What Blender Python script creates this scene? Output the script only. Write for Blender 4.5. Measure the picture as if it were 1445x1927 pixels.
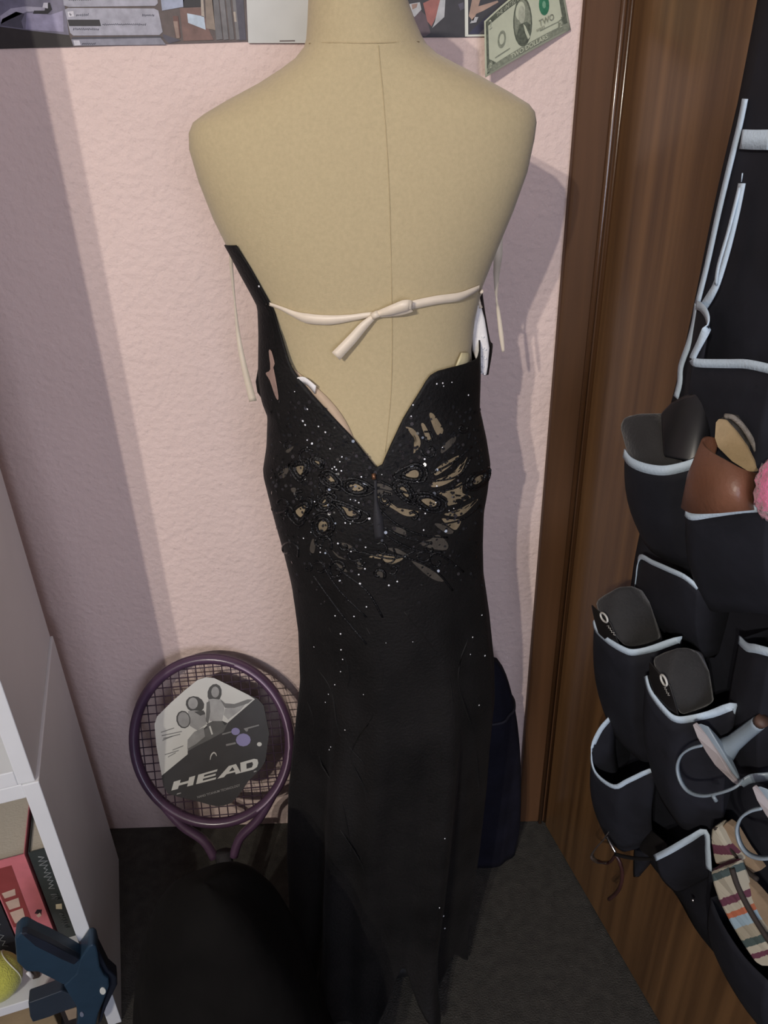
import bpy, bmesh, math, random
from mathutils import Vector, Matrix
from mathutils.bvhtree import BVHTree
from mathutils.geometry import tessellate_polygon
random.seed(7)
for o in list(bpy.data.objects): bpy.data.objects.remove(o)
SC = bpy.context.scene; COL = SC.collection

# ------------------------------------------------------------ camera
F, CX, CY = 1447.0, 722.5, 963.5          # pixels of the 1445 x 1927 frame
NADIR = (805.0, 3590.0)                   # vanishing point of the vertical edges
CAM = Vector((0, 0, 1.25))
_dn = Vector(((NADIR[0]-CX)/F, (NADIR[1]-CY)/F, 1)).normalized()
_up = -_dn
_fw = (Vector((0, 0, 1)) - _up*_up.z).normalized()
_rt = _fw.cross(_up)
if _rt.x < 0: _rt = -_rt
CM = Matrix((_rt, _fw, _up))              # camera (x right, y down, z forward) -> world
cd = bpy.data.cameras.new('camera'); cam = bpy.data.objects.new('camera', cd); COL.objects.link(cam)
R3 = Matrix((CM @ Vector((1,0,0)), CM @ Vector((0,-1,0)), CM @ Vector((0,0,-1)))).transposed()
cam.matrix_world = Matrix.Translation(CAM) @ R3.to_4x4()
cd.sensor_fit = 'VERTICAL'; cd.sensor_height = 24; cd.lens = 24*F/1927; cd.clip_start = .01
SC.camera = cam

# ------------------------------------------------------------ light
LAMP = Vector((-.93, -1.88, 2.25)); LAMP_W = 200
w = bpy.data.worlds.new('world'); SC.world = w; w.use_nodes = True
w.node_tree.nodes['Background'].inputs[0].default_value = (.55, .62, .75, 1)
w.node_tree.nodes['Background'].inputs[1].default_value = 0   # closed room: no sky reaches it
def area(name, loc, rot, sx, sy, power, col):
    l = bpy.data.lights.new(name, 'AREA'); l.shape = 'RECTANGLE'; l.size = sx; l.size_y = sy
    l.energy = power; l.color = col
    o = bpy.data.objects.new(name, l); COL.objects.link(o); o.location = loc; o.rotation_euler = rot; return o
area('window_rear_offscreen', (.6, -2.56, 1.5), (math.radians(90), 0, 0), 1.1, 1.1, 33, (.74, .80, 1.0))  # added cool fill to lift the shadows; its rear window is made up
vs = SC.view_settings; vs.view_transform = 'Standard'; vs.look = 'None'; vs.exposure = 0; vs.gamma = 1
vs.use_curve_mapping = False

# ------------------------------------------------------------ helpers
def ray(x, y): return CM @ Vector(((x-CX)/F, (y-CY)/F, 1))
def onplane(x, y, p, n):
    v = ray(x, y); return CAM + v*((Vector(p)-CAM).dot(n)/v.dot(n))
def aty(x, y, Y): return onplane(x, y, Vector((0, Y, 0)), Vector((0, 1, 0)))
def atz(x, y, Z): return onplane(x, y, Vector((0, 0, Z)), Vector((0, 0, 1)))
WY = 1.0247
def wpx(x, y, o=0.0): return aty(x, y, WY-o)
DP = Vector((.2875, 1.0, 0)); DD = Vector((.27, -.963, 0)).normalized(); DN = Vector((DD.y, -DD.x, 0))
def door(t, z, o=0.0): return DP + DD*t + DN*o + Vector((0, 0, z))
def dpx(x, y, o=0.0): return onplane(x, y, DP+DN*o, DN)
def dco(p): q = p-DP; return q.dot(DD), p.z, q.dot(DN)
BE = Vector((-.4333, .6667, 0)); BD = Vector((-.29, .957, 0)).normalized(); BW = Vector((-BD.y, BD.x, 0))
def bk(u, d, z): return BE + BW*u + BD*d + Vector((0, 0, z))
def bpx(x, y, d=0.0): return onplane(x, y, BE+BD*d, BD)

MATS = {}
def mat(name, col, rough=.6, var=.08, scale=30, bump=0, bscale=200, metal=0, spec=.5, coat=0, sheen=0, stretch=None, col2=None, emit=0, trans=0, alpha=1):
    if name in MATS: return MATS[name]
    m = bpy.data.materials.new(name); m.use_nodes = True; MATS[name] = m
    nt = m.node_tree; b = nt.nodes['Principled BSDF']; N = nt.nodes.new; L = nt.links.new
    b.inputs['Roughness'].default_value = rough; b.inputs['Metallic'].default_value = metal
    b.inputs['Specular IOR Level'].default_value = spec; b.inputs['Coat Weight'].default_value = coat
    b.inputs['Coat Roughness'].default_value = .15
    b.inputs['Sheen Weight'].default_value = sheen
    b.inputs['Transmission Weight'].default_value = trans; b.inputs['Alpha'].default_value = alpha
    tc = N('ShaderNodeTexCoord'); mp = N('ShaderNodeMapping'); L(tc.outputs['Object'], mp.inputs[0])
    if stretch: mp.inputs['Scale'].default_value = stretch
    nz = N('ShaderNodeTexNoise'); nz.inputs['Scale'].default_value = scale; nz.inputs['Detail'].default_value = 5
    L(mp.outputs[0], nz.inputs['Vector'])
    rp = N('ShaderNodeValToRGB'); L(nz.outputs['Fac'], rp.inputs[0])
    rp.color_ramp.elements[0].position = .3; rp.color_ramp.elements[1].position = .7
    c1 = [max(0, c*(1-var)) for c in col]; c2 = col2 if col2 else [min(1, c*(1+var)) for c in col]
    rp.color_ramp.elements[0].color = (*c1, 1); rp.color_ramp.elements[1].color = (*c2, 1)
    L(rp.outputs[0], b.inputs['Base Color'])
    if emit:
        b.inputs['Emission Color'].default_value = (*col, 1); b.inputs['Emission Strength'].default_value = emit
    if bump:
        n2 = N('ShaderNodeTexNoise'); n2.inputs['Scale'].default_value = bscale; n2.inputs['Detail'].default_value = 3
        L(tc.outputs['Object'], n2.inputs['Vector'])
        bp = N('ShaderNodeBump'); bp.inputs['Strength'].default_value = bump; bp.inputs['Distance'].default_value = .003
        L(n2.outputs['Fac'], bp.inputs['Height']); L(bp.outputs[0], b.inputs['Normal'])
    return m

def tag(o, label=None, cat=None, group=None, kind=None):
    if label: o['label'] = label
    if cat: o['category'] = cat
    if group: o['group'] = group
    if kind: o['kind'] = kind
    return o
def empty(name, loc, label, cat, group=None):
    o = bpy.data.objects.new(name, None); COL.objects.link(o); o.location = loc; o.empty_display_size = .05
    return tag(o, label, cat, group)
def linkp(name, me, m, parent=None, smooth=False):
    o = bpy.data.objects.new(name, me); COL.objects.link(o)
    if m: me.materials.append(m)
    if smooth:
        for p in me.polygons: p.use_smooth = True
    if parent is not None:
        o.parent = parent
        o.matrix_parent_inverse = Matrix.Translation(-Vector(parent.location)) if parent.type == 'EMPTY' else Matrix.Identity(4)
    return o
def mesh(name, vs_, fs, m, parent=None, smooth=False):
    me = bpy.data.meshes.new(name); me.from_pydata([tuple(v) for v in vs_], [], fs); me.validate(); me.update()
    bm = bmesh.new(); bm.from_mesh(me); bmesh.ops.recalc_face_normals(bm, faces=bm.faces); bm.to_mesh(me); bm.free()
    return linkp(name, me, m, parent, smooth)
def frombm(name, bm, m, parent=None, smooth=False):
    bmesh.ops.recalc_face_normals(bm, faces=bm.faces)
    me = bpy.data.meshes.new(name); bm.to_mesh(me); bm.free(); return linkp(name, me, m, parent, smooth)
def bev(o, wd, seg=2):
    md = o.modifiers.new('bevel', 'BEVEL'); md.width = wd; md.segments = seg; md.limit_method = 'ANGLE'; return o
def sol(o, th, off=0):
    md = o.modifiers.new('solid', 'SOLIDIFY'); md.thickness = th; md.offset = off; return o
def subs(o, n=1):
    md = o.modifiers.new('sub', 'SUBSURF'); md.levels = n; md.render_levels = n; return o
HEXF = [(0,1,2,3),(4,7,6,5),(0,4,5,1),(1,5,6,2),(2,6,7,3),(3,7,4,0)]
def box(name, x0, x1, y0, y1, z0, z1, m, parent=None, b=.002):
    v = [(x0,y0,z0),(x1,y0,z0),(x1,y1,z0),(x0,y1,z0),(x0,y0,z1),(x1,y0,z1),(x1,y1,z1),(x0,y1,z1)]
    o = mesh(name, v, HEXF, m, parent); return bev(o, b) if b else o
def fbox(name, fn, a0, a1, b0, b1, c0, c1, m, parent=None, b=.001):
    v = [fn(a0,b0,c0),fn(a1,b0,c0),fn(a1,b1,c0),fn(a0,b1,c0),fn(a0,b0,c1),fn(a1,b0,c1),fn(a1,b1,c1),fn(a0,b1,c1)]
    o = mesh(name, v, HEXF, m, parent); return bev(o, b) if b else o
def smoothpts(pts, n=4, closed=False):
    P = [Vector(p) for p in pts]; out = []
    k = len(P); rng = k if closed else k-1
    for i in range(rng):
        p0 = P[(i-1) % k] if (closed or i > 0) else P[0]; p1 = P[i]; p2 = P[(i+1) % k]
        p3 = P[(i+2) % k] if (closed or i+2 < k) else P[-1]
        for j in range(n):
            t = j/n
            out.append(.5*((2*p1)+(p2-p0)*t+(2*p0-5*p1+4*p2-p3)*t*t+(-p0+3*p1-3*p2+p3)*t**3))
    if not closed: out.append(P[-1])
    return out
def tube(name, pts, r, m, parent=None, seg=8, closed=False, sm=4, ref=None, flat=1.0):
    """tube; r number or list; ref + flat give an oval section with its wide axis along ref"""
    P = smoothpts(pts, sm, closed) if sm > 1 else [Vector(p) for p in pts]
    n = len(P); vs_ = []; fs = []
    for i, p in enumerate(P):
        a = P[(i-1) % n] if (closed or i > 0) else p; b = P[(i+1) % n] if (closed or i < n-1) else p
        t = (b-a).normalized()
        rf = ref if ref is not None else (Vector((0,0,1)) if abs(t.z) < .9 else Vector((1,0,0)))
        s = (rf - t*rf.dot(t))
        s = s.normalized() if s.length > 1e-6 else t.orthogonal().normalized()
        q = t.cross(s)
        rr = r if not isinstance(r, (list, tuple)) else r[0]+(0) if len(r) == 1 else _ri(r, i/(n-1) if n > 1 else 0)
        for j in range(seg):
            an = 2*math.pi*j/seg
            vs_.append(p + s*(math.cos(an)*rr) + q*(math.sin(an)*rr*flat))
    m_ = n if closed else n-1
    for i in range(m_):
        for j in range(seg):
            fs.append((i*seg+j, i*seg+(j+1) % seg, ((i+1) % n)*seg+(j+1) % seg, ((i+1) % n)*seg+j))
    if not closed:
        fs.append(tuple(range(seg))); fs.append(tuple((n-1)*seg+j for j in range(seg)))
    return mesh(name, vs_, fs, m, parent, True)
def _ri(r, t):
    x = t*(len(r)-1); i = min(int(x), len(r)-2); return r[i]+(r[i+1]-r[i])*(x-i)
def ribbon(name, pts, wd, m, parent=None, side=None, th=.0008, sm=5):
    """flat tape: side = list of (or one) vector along the tape's width"""
    P = smoothpts(pts, sm); n = len(P); vs_ = []; fs = []
    for i, p in enumerate(P):
        s = side[min(int(i/max(1, n-1)*(len(side)-1)+.5), len(side)-1)] if isinstance(side, list) else side
        wv = _ri(wd, i/(n-1)) if isinstance(wd, (list, tuple)) else wd
        t = (P[min(i+1, n-1)]-P[max(i-1, 0)]).normalized()
        s = (s - t*s.dot(t)).normalized() if (s - t*s.dot(t)).length > 1e-6 else t.orthogonal()
        vs_ += [p+s*wv/2, p-s*wv/2]
    for i in range(n-1): fs.append((2*i, 2*i+1, 2*i+3, 2*i+2))
    o = mesh(name, vs_, fs, m, parent, True); sol(o, th); return o
def slab(name, pts, nrm, th, m, parent=None, b=0):
    """polygon extruded by th along -nrm"""
    P = [Vector(p) for p in pts]; n = len(P); vs_ = P + [p - nrm*th for p in P]
    tri = tessellate_polygon([P]); fs = [tuple(t) for t in tri] + [tuple(n+i for i in reversed(t)) for t in tri]
    fs += [(i, (i+1) % n, n+(i+1) % n, n+i) for i in range(n)]
    bm = bmesh.new(); V = [bm.verts.new(v) for v in vs_]
    for f in fs:
        try: bm.faces.new([V[i] for i in f])
        except ValueError: pass
    bmesh.ops.dissolve_limit(bm, angle_limit=.01, verts=bm.verts, edges=bm.edges)
    o = frombm(name, bm, m, parent)
    return bev(o, b) if b else o
def hull(name, pts, m, parent=None, b=.004, seg=3, smooth=True):
    bm = bmesh.new()
    for p in pts: bm.verts.new(p)
    bmesh.ops.convex_hull(bm, input=bm.verts)
    bmesh.ops.dissolve_limit(bm, angle_limit=.05, verts=bm.verts, edges=bm.edges)
    o = frombm(name, bm, m, parent)
    if b: bev(o, b, seg)
    if smooth:
        for p in o.data.polygons: p.use_smooth = True
    return o
def loftm(name, rows, m, parent=None, closed=True, caps=False, smooth=True):
    n = len(rows[0]); vs_ = [p for r in rows for p in r]; fs = []
    for i in range(len(rows)-1):
        for j in range(n if closed else n-1):
            fs.append((i*n+j, i*n+(j+1) % n, (i+1)*n+(j+1) % n, (i+1)*n+j))
    if caps: fs.append(tuple(range(n))); fs.append(tuple((len(rows)-1)*n+j for j in range(n)))
    return mesh(name, vs_, fs, m, parent, smooth)
_tc = {}
def textmesh(s, bold=0.0):
    k = (s, bold)
    if k in _tc: return _tc[k]
    c = bpy.data.curves.new('t', 'FONT'); c.body = s; c.size = 1; c.offset = bold; c.resolution_u = 3
    o = bpy.data.objects.new('t', c); COL.objects.link(o)
    dg = bpy.context.evaluated_depsgraph_get(); me = bpy.data.meshes.new_from_object(o.evaluated_get(dg))
    V = [v.co.copy() for v in me.vertices]; Fc = [tuple(p.vertices) for p in me.polygons]
    bpy.data.objects.remove(o); bpy.data.meshes.remove(me)
    _tc[k] = (V, Fc); return V, Fc
def lettering(name, s, fn, m, parent=None, bold=0.0, shear=0.0):
    """print the string with fn(a, b) -> world, a in 0..1 along the string, b in 0..1 over the cap height"""
    V, Fc = textmesh(s, bold)
    x0 = min(v.x for v in V); x1 = max(v.x for v in V); y0 = min(v.y for v in V); y1 = max(v.y for v in V)
    P = [fn((v.x-x0)/(x1-x0)+shear*((v.y-y0)/(y1-y0)-.5), (v.y-y0)/(y1-y0)) for v in V]
    return mesh(name, P, Fc, m, parent)
def quadfn(bl, br, tl, tr=None):
    bl, br, tl = Vector(bl), Vector(br), Vector(tl); tr = Vector(tr) if tr is not None else br+tl-bl
    return lambda a, b: bl*(1-a)*(1-b)+br*a*(1-b)+tl*(1-a)*b+tr*a*b
#@@MATERIALS
pink = mat('pink_wall_paint', (.80, .63, .575), .75, .03, 6, .9, 110)
carpet = mat('dark_carpet', (.045, .042, .036), .95, .25, 60, .8, 400)
white_ceiling = mat('white_ceiling_paint', (.75, .74, .72), .9, .02, 10, .3, 150)
wood = mat('varnished_oak', (.15, .074, .030), .32, .45, 4.5, .05, 80, coat=.35, stretch=(11, 11, .35), col2=(.20, .105, .042))
wood2 = mat('varnished_dark_oak', (.085, .040, .018), .25, .25, 4, .05, 80, coat=.5, stretch=(9, 9, .5))
linen = mat('beige_jersey', (.50, .41, .24), .85, .05, 300, .25, 1500, sheen=.2)
seamm = mat('beige_seam_thread', (.47, .38, .22), .9, .05, 300)
blackf = mat('black_dress_mesh', (.0068, .0062, .006), .6, .5, 14, .3, 300, spec=.22, sheen=.015)
blackg = mat('black_sequin_cord', (.006, .006, .0065), .3, .3, 120, .6, 500, spec=.4)
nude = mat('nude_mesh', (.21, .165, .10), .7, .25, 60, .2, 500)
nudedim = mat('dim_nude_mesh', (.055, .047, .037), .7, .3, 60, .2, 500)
nudepink = mat('pink_nude_mesh', (.34, .23, .19), .6, .2, 60)
gemm = mat('rhinestone', (.92, .94, .97), .08, .02, 10, metal=0, spec=1, coat=1)
ivory = mat('ivory_satin', (.78, .68, .54), .4, .04, 60)
whitep = mat('white_lining', (.82, .80, .78), .6, .03, 60, .2, 300)
blackbag = mat('black_nylon', (.005, .0046, .0042), .9, .4, 12, .5, 40, spec=.1)
navy = mat('navy_cloth', (.007, .007, .014), .85, .3, 25, .4, 80, spec=.2)
orgf = mat('black_nonwoven_fabric', (.012, .013, .019), .8, .25, 18, .5, 40, spec=.3)
trim = mat('pale_blue_binding', (.55, .68, .80), .6, .04, 80, .2, 400)
shelfw = mat('white_laminate', (.74, .76, .77), .45, .02, 12, .05, 90)
#@@END
# ============================================================ the room
def S(o): o['kind'] = 'structure'; return o
XL, XR, YB, ZC = -1.6, 1.3, -2.6, 2.42
CAS = .240                                   # left edge of the door casing on the back wall
S(box('floor', XL, XR, YB, WY+.9, -.05, 0, carpet, b=0))
S(box('wall_back', XL, CAS+.02, WY, WY+.1, 0, ZC, pink, b=0))
S(box('wall_back_header', CAS+.02, 1.08, WY, WY+.1, 2.05, ZC, pink, b=0))
S(box('wall_back_right', 1.08, XR, WY, WY+.1, 0, ZC, pink, b=0))
S(box('wall_hall', .2, XR, WY+.9, WY+.95, 0, ZC, pink, b=0))
S(box('wall_hall_left', .15, .2, WY+.1, WY+.95, 0, ZC, pink, b=0))
S(box('wall_left', XL-.05, XL, YB, WY+.1, 0, ZC, pink, b=0))
S(box('wall_right', XR, XR+.05, YB, WY+.95, 0, ZC, pink, b=0))
S(box('wall_rear', XL, XR, YB-.05, YB, 0, ZC, pink, b=0))
S(box('ceiling', XL, XR, YB, WY+.95, ZC, ZC+.05, white_ceiling, b=0))
wf = S(box('window_1', .0, 1.19, YB, YB+.03, .90, 2.10, mat('white_window_frame', (.75, .75, .74), .5, .02, 20), b=0))  # unseen window, added to go with the cool fill light
for x0_, x1_, z0_, z1_ in ((.0, .05, .9, 2.1), (1.14, 1.19, .9, 2.1), (.05, 1.14, .9, .95), (.05, 1.14, 2.05, 2.1)): box('window_frame', x0_, x1_, YB+.03, YB+.06, z0_, z1_, MATS['white_window_frame'], wf)
# door casing with beads, door
wood3 = mat('satin_dark_oak', (.095, .045, .020), .6, .25, 4, .05, 80, spec=.25, stretch=(9, 9, .5))
cs = S(box('trim_1', CAS, CAS+.055, WY-.016, WY+.1, 0, 2.08, wood3, b=.004))
for k, (dx, dy, r) in enumerate(((.042, .017, .004), (.052, .014, .004))):
    tube('casing_bead', [(CAS+dx, WY-dy, 0), (CAS+dx, WY-dy, 2.08)], r, wood2, cs, seg=10, sm=1)
S(box('trim_2', CAS, 1.13, WY-.016, WY, 2.05, 2.11, wood2, b=.004))
S(box('trim_3', 1.05, 1.12, WY-.016, WY+.1, 0, 2.05, wood2, b=.004))
dr = S(fbox('door_1', lambda t, o, z: door(t, z, o), .004, .76, -.036, 0, .008, 2.03, wood, b=.003))

# ceiling lamp behind the camera
lp = empty('ceiling_lamp', (LAMP.x, LAMP.y, ZC), 'ceiling lamp with two bulbs behind the camera', 'lamp')
tube('canopy', [LAMP+Vector((0,0,ZC-LAMP.z)), LAMP+Vector((0,0,ZC-LAMP.z-.03))], .17, mat('brushed_nickel', (.6,.58,.55), .3, .05, 40, metal=1), lp, seg=24, sm=1)
for k, dx in enumerate((-.1, .1)):
    c = LAMP+Vector((dx, 0, 0))
    tube('socket', [c+Vector((0,0,ZC-LAMP.z-.03)), c+Vector((0,0,.045))], .018, MATS['brushed_nickel'], lp, seg=12, sm=1)
    aim = (Vector((.05, .95, 1.30))-c).normalized()
    hd_ = loftm('lamp_shade', [[c-aim*k2+(aim.orthogonal().normalized()*r2*math.cos(q*.3927)+aim.cross(aim.orthogonal().normalized())*r2*math.sin(q*.3927)) for q in range(16)] for k2, r2 in ((.05, .018), (.03, .035), (-.05, .062))], MATS['brushed_nickel'], lp); sol(hd_, .001)
    l = bpy.data.lights.new('ceiling_lamp_bulb_offscreen', 'SPOT'); l.energy = LAMP_W/2; l.color = (1, .925, .82); l.shadow_soft_size = .02
    l.spot_size = math.radians(76); l.spot_blend = 1.0
    lo = bpy.data.objects.new('ceiling_lamp_bulb_%d_offscreen' % (k+1), l); COL.objects.link(lo); lo.location = c; lo.rotation_euler = aim.to_track_quat('-Z', 'Y').to_euler()

# ============================================================ dress form
YF = .79                                      # centre plane of the dress form
def prof(tab, y):
    for (a, b) in zip(tab, tab[1:]):
        if a[0] <= y <= b[0]:
            t = (y-a[0])/(b[0]-a[0]); return [p+(q-p)*t for p, q in zip(a, b)]
    return tab[0] if y < tab[0][0] else tab[-1]
# photo row, left and right outline, half depth front / back, squareness
FORM = [(-95, 588, 757, .036, .036, 2), (-60, 584, 760, .044, .044, 2), (0, 580, 766, .046, .046, 2), (45, 578, 782, .048, .047, 2), (70, 576, 793, .052, .048, 2),
        (85, 572, 801, .056, .049, 2), (105, 556, 822, .058, .050, 2), (125, 528, 858, .060, .051, 2.1), (150, 487, 904, .062, .053, 2.2),
        (180, 428, 955, .066, .056, 2.3), (205, 384, 993, .070, .059, 2.4), (220, 364, 1004, .073, .061, 2.4), (240, 356, 1007, .076, .063, 2.4),
        (270, 357, 1003, .081, .066, 2.4), (330, 375, 990, .090, .070, 2.4), (400, 402, 965, .098, .072, 2.3), (470, 436, 936, .104, .072, 2.2),
        (540, 474, 908, .098, .070, 2.1), (600, 496, 893, .085, .068, 2.1), (660, 508, 886, .078, .068, 2.1), (720, 512, 888, .077, .071, 2.1),
        (800, 512, 900, .080, .078, 2.1), (880, 508, 908, .085, .084, 2.1), (960, 524, 902, .09, .088, 2), (1040, 545, 898, .09, .088, 2), (1100, 556, 896, .088, .086, 2)]
def ring(y, tab, n, grow=0.0, ys=None):
    r = prof(tab, y); a = aty(r[1], y if ys is None else ys, YF); b = aty(r[2], y if ys is None else ys, YF)
    z = (a.z+b.z)/2; cx = (a.x+b.x)/2; hw = (b.x-a.x)/2+grow; e = 2/r[5]; out = []
    for j in range(n):
        th = 2*math.pi*j/n; c, s = math.cos(th), math.sin(th); hd = (r[3] if s > 0 else r[4])+grow
        out.append(Vector((cx+hw*math.copysign(abs(c)**e, c), YF+hd*math.copysign(abs(s)**e, s), z)))
    return out
df = empty('dress_form', (0, YF, 0), 'beige fabric dress form seen from behind, wearing a black gown', 'mannequin')
ys_ = [-95, -80, -60, -30, 0, 20, 45, 60, 70, 78, 85, 92, 98, 105, 112, 118, 125, 132, 140, 150, 160, 170, 180, 190, 198, 205, 212, 220, 230, 240, 255, 270, 300, 330, 365, 400, 435, 470, 505, 540, 570, 600, 630, 660, 690, 720, 760, 800, 840, 880, 920, 960, 1000, 1040, 1100]
torso = loftm('torso', [ring(y, FORM, 72) for y in ys_], linen, df, caps=True)
cap = ring(-95, FORM, 40)
loftm('neck_cap', [cap, [p+Vector((0,0,.012)) for p in cap], [p*1+Vector((0,0,.02))+(Vector((sum(q.x for q in cap)/40, YF, 0))-Vector((p.x,p.y,0)))*.3 for p in cap]], wood2, df, caps=True)
TB = BVHTree.FromPolygons([v.co.copy() for v in torso.data.vertices], [tuple(p.vertices) for p in torso.data.polygons])
def cast(bvh, x, y, lift=0.0):
    v = ray(x, y).normalized(); h = bvh.ray_cast(CAM, v)
    if h[0] is None:
        # beyond the outline: nearest surface point to the ray at the form's depth
        h = bvh.find_nearest(aty(x, y, YF))
    n = h[1] if h[1].dot(v) < 0 else -h[1]
    return h[0]+n*lift, n
tube('back_seam', [cast(TB, x, y, .0003)[0] for x, y in ((712,86),(716,130),(721,180),(727,260),(732,350),(735,450),(737,550),(738,650),(735,750),(725,850))], .0004, seamm, df, seg=6)
tube('neck_seam', [cast(TB, x, y, .0002)[0] for x, y in ((582,82),(620,80),(680,81),(740,80),(788,79))], .0005, seamm, df, seg=6)
# stand under the gown
tube('stand_pole', [(0, YF, .02), (0, YF, aty(720, 1090, YF).z+.01)], .014, mat('black_metal', (.01,.01,.01), .7, .1, 30), df, seg=12, sm=1)
tube('stand_base', [(0, YF, .0), (0, YF, .02)], .07, MATS['black_metal'], df, seg=28, sm=1)

# ============================================================ black gown
GOWN = [(400, 399, 968, .103, .078, 2.3), (465, 435, 936, .110, .076, 2.25), (500, 452, 922, .110, .075, 2.1), (540, 474, 912, .108, .074, 2.1), (565, 487, 906, .100, .073, 2.1), (620, 489, 900, .092, .073, 2.1),
        (700, 488, 901, .085, .075, 2.1), (740, 494, 900, .083, .077, 2.1), (770, 506, 899, .083, .080, 2.1), (830, 504, 912, .086, .086, 2.1),
        (875, 497, 919, .090, .090, 2.1), (920, 508, 914, .093, .093, 2.05), (960, 518, 907, .094, .094, 2), (1020, 535, 905, .094, .094, 2), (1080, 550, 906, .096, .095, 2),
        (1160, 564, 915, .100, .098, 2), (1250, 571, 922, .102, .10, 2), (1320, 566, 922, .105, .105, 2), (1450, 557, 908, .11, .115, 2), (1580, 557, 888, .112, .125, 2),
        (1700, 560, 868, .115, .135, 2), (1790, 565, 858, .118, .145, 2)]
zt = aty(720, 1790, YF).z
NG = 144
def gring(y, k=1.0):
    r = ring(y, GOWN, NG); f = max(0, min(1, (y-1060)/500.0)); c = Vector((sum(p.x for p in r)/NG, YF, 0)); out = []
    for j, p in enumerate(r):
        th = 2*math.pi*j/NG
        wv = .5*math.sin(7*th+.6+y*.0016)+.35*math.sin(11*th+2.1-y*.001)+.25*math.sin(17*th+.4)
        out.append(c+(Vector((p.x, p.y, 0))-c)*(1+.13*f*wv)+Vector((0, 0, p.z)))
    # small bodice ripples
    return out
rows_y = [400+i*(1790-400)/150 for i in range(151)]
full = [gring(y) for y in rows_y]
FB = BVHTree.FromPolygons([p for r in full for p in r], [(i*NG+j, i*NG+(j+1) % NG, (i+1)*NG+(j+1) % NG, (i+1)*NG+j) for i in range(150) for j in range(NG)])
EDGE = [(452,462),(474,500),(497,545),(510,572),(520,605),(532,640),(541,672),(549,690),(566,716),(592,746),(630,790),(662,832),(703,886),(727,842),(760,785),(790,736),(806,708),(822,698),(848,691),(880,682),(897,674)]
ez = []
for x, y in EDGE:
    p, n = cast(FB, x, y); ang = math.atan2((p.y-YF), (p.x-.0)) % (2*math.pi)
    ez.append((ang, p.z))
ez.sort()
zf = aty(720, 470, YF).z
zside = ez[-1][1]
# go round: right side (small angle / 2pi) up to the bust front, down the left side into the traced edge
tops = [(a, z) for a, z in ez]
a0, a1 = tops[0], tops[-1]
tops = [(a1[0]-2*math.pi, a1[1])] + [(.0, zside+.012), (.45, zf-.04), (.9, zf+.02), (1.57, zf+.035), (2.2, zf-.005), (min(2.75, a0[0]-.02), a0[1]-.012)] + [t for t in tops] + [(2*math.pi, zside+.012), (2*math.pi+.45, zf-.04)]
tops.sort()
def topz(a):
    for (p, q) in zip(tops, tops[1:]):
        if p[0] <= a <= q[0]: return p[1]+(q[1]-p[1])*((a-p[0])/(q[0]-p[0]) if q[0] > p[0] else 0)
    return zf
zrow = [r[0].z for r in full]
def at_col(j, z):
    for i in range(len(full)-1):
        if zrow[i] >= z >= zrow[i+1]:
            t = (zrow[i]-z)/(zrow[i]-zrow[i+1]) if zrow[i] != zrow[i+1] else 0
            return full[i][j]*(1-t)+full[i+1][j]*t
    return full[-1][j].copy() if z < zrow[-1] else full[0][j].copy()
def hemz(a):   # uneven hem, lifted where the carpet shows between the train's points
    d = (a-math.radians(283)); e = (a-math.radians(330))
    return .012+.12*math.exp(-(d/.17)**2)+.05*math.exp(-(e/.16)**2)+.012*math.sin(5*a)
NR = 170
gv = []
for i in range(NR+1):
    for j in range(NG):
        p0 = full[40][j]; c0 = Vector((sum(q.x for q in full[40])/NG, YF, 0))
        a = math.atan2(full[30][j].y-YF, full[30][j].x-0) % (2*math.pi)
        zt_, zb = topz(a), max(.006, hemz(2*math.pi*j/NG))
        t = i/NR; z = zt_+(zb-zt_)*t
        p = at_col(j, z) if z > zrow[-1] else full[-1][j]*1.0
        if z <= zrow[-1]:
            p = Vector((p.x, p.y, z))
        # train spreads over the floor towards the room
        k = max(0, (.16-z)/.16)**2
        thj = 2*math.pi*j/NG
        c = Vector((-.005, YF, 0))
        spread = .05*max(0, math.sin(thj+math.pi))*(.6+.4*math.sin(5*thj+1))
        dv = Vector((p.x-c.x, p.y-c.y, 0)).normalized()
        p = p+dv*spread*k
        gv.append(Vector((p.x, p.y, z)))
gf = [(i*NG+j, i*NG+(j+1) % NG, (i+1)*NG+(j+1) % NG, (i+1)*NG+j) for i in range(NR) for j in range(NG)]
gown = empty('evening_gown', (0, YF, 0), 'long black sequined evening gown with an open V back on the dress form', 'dress')
shell = mesh('gown_shell', gv, gf, blackf, gown, True); sol(shell, .0015, 1)
GB = BVHTree.FromPolygons(gv, gf)
def gpatch(name, px, m, lift=.0016, parent=gown):
    """thin patch lying on the gown, outlined in photo pixels"""
    P2 = smoothpts([Vector((x, y, 0)) for x, y in px], 3, True)
    cxm = sum(p.x for p in P2)/len(P2); cym = sum(p.y for p in P2)/len(P2); n = len(P2); V = []; Fc = []
    for s in (1, .55):
        for p in P2: V.append(cast(GB, cxm+(p.x-cxm)*s, cym+(p.y-cym)*s, lift)[0])
    V.append(cast(GB, cxm, cym, lift)[0])
    for i in range(n):
        k = (i+1) % n; Fc += [(i, k, n+k, n+i), (n+i, n+k, 2*n)]
    return mesh(name, V, Fc, m, parent, True)
def c8(L): return [(690+x/4.5875, 700+y/4.5875) for x, y in L]
def c7(L): return [(480+x/4.5875, 700+y/4.5875) for x, y in L]
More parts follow.
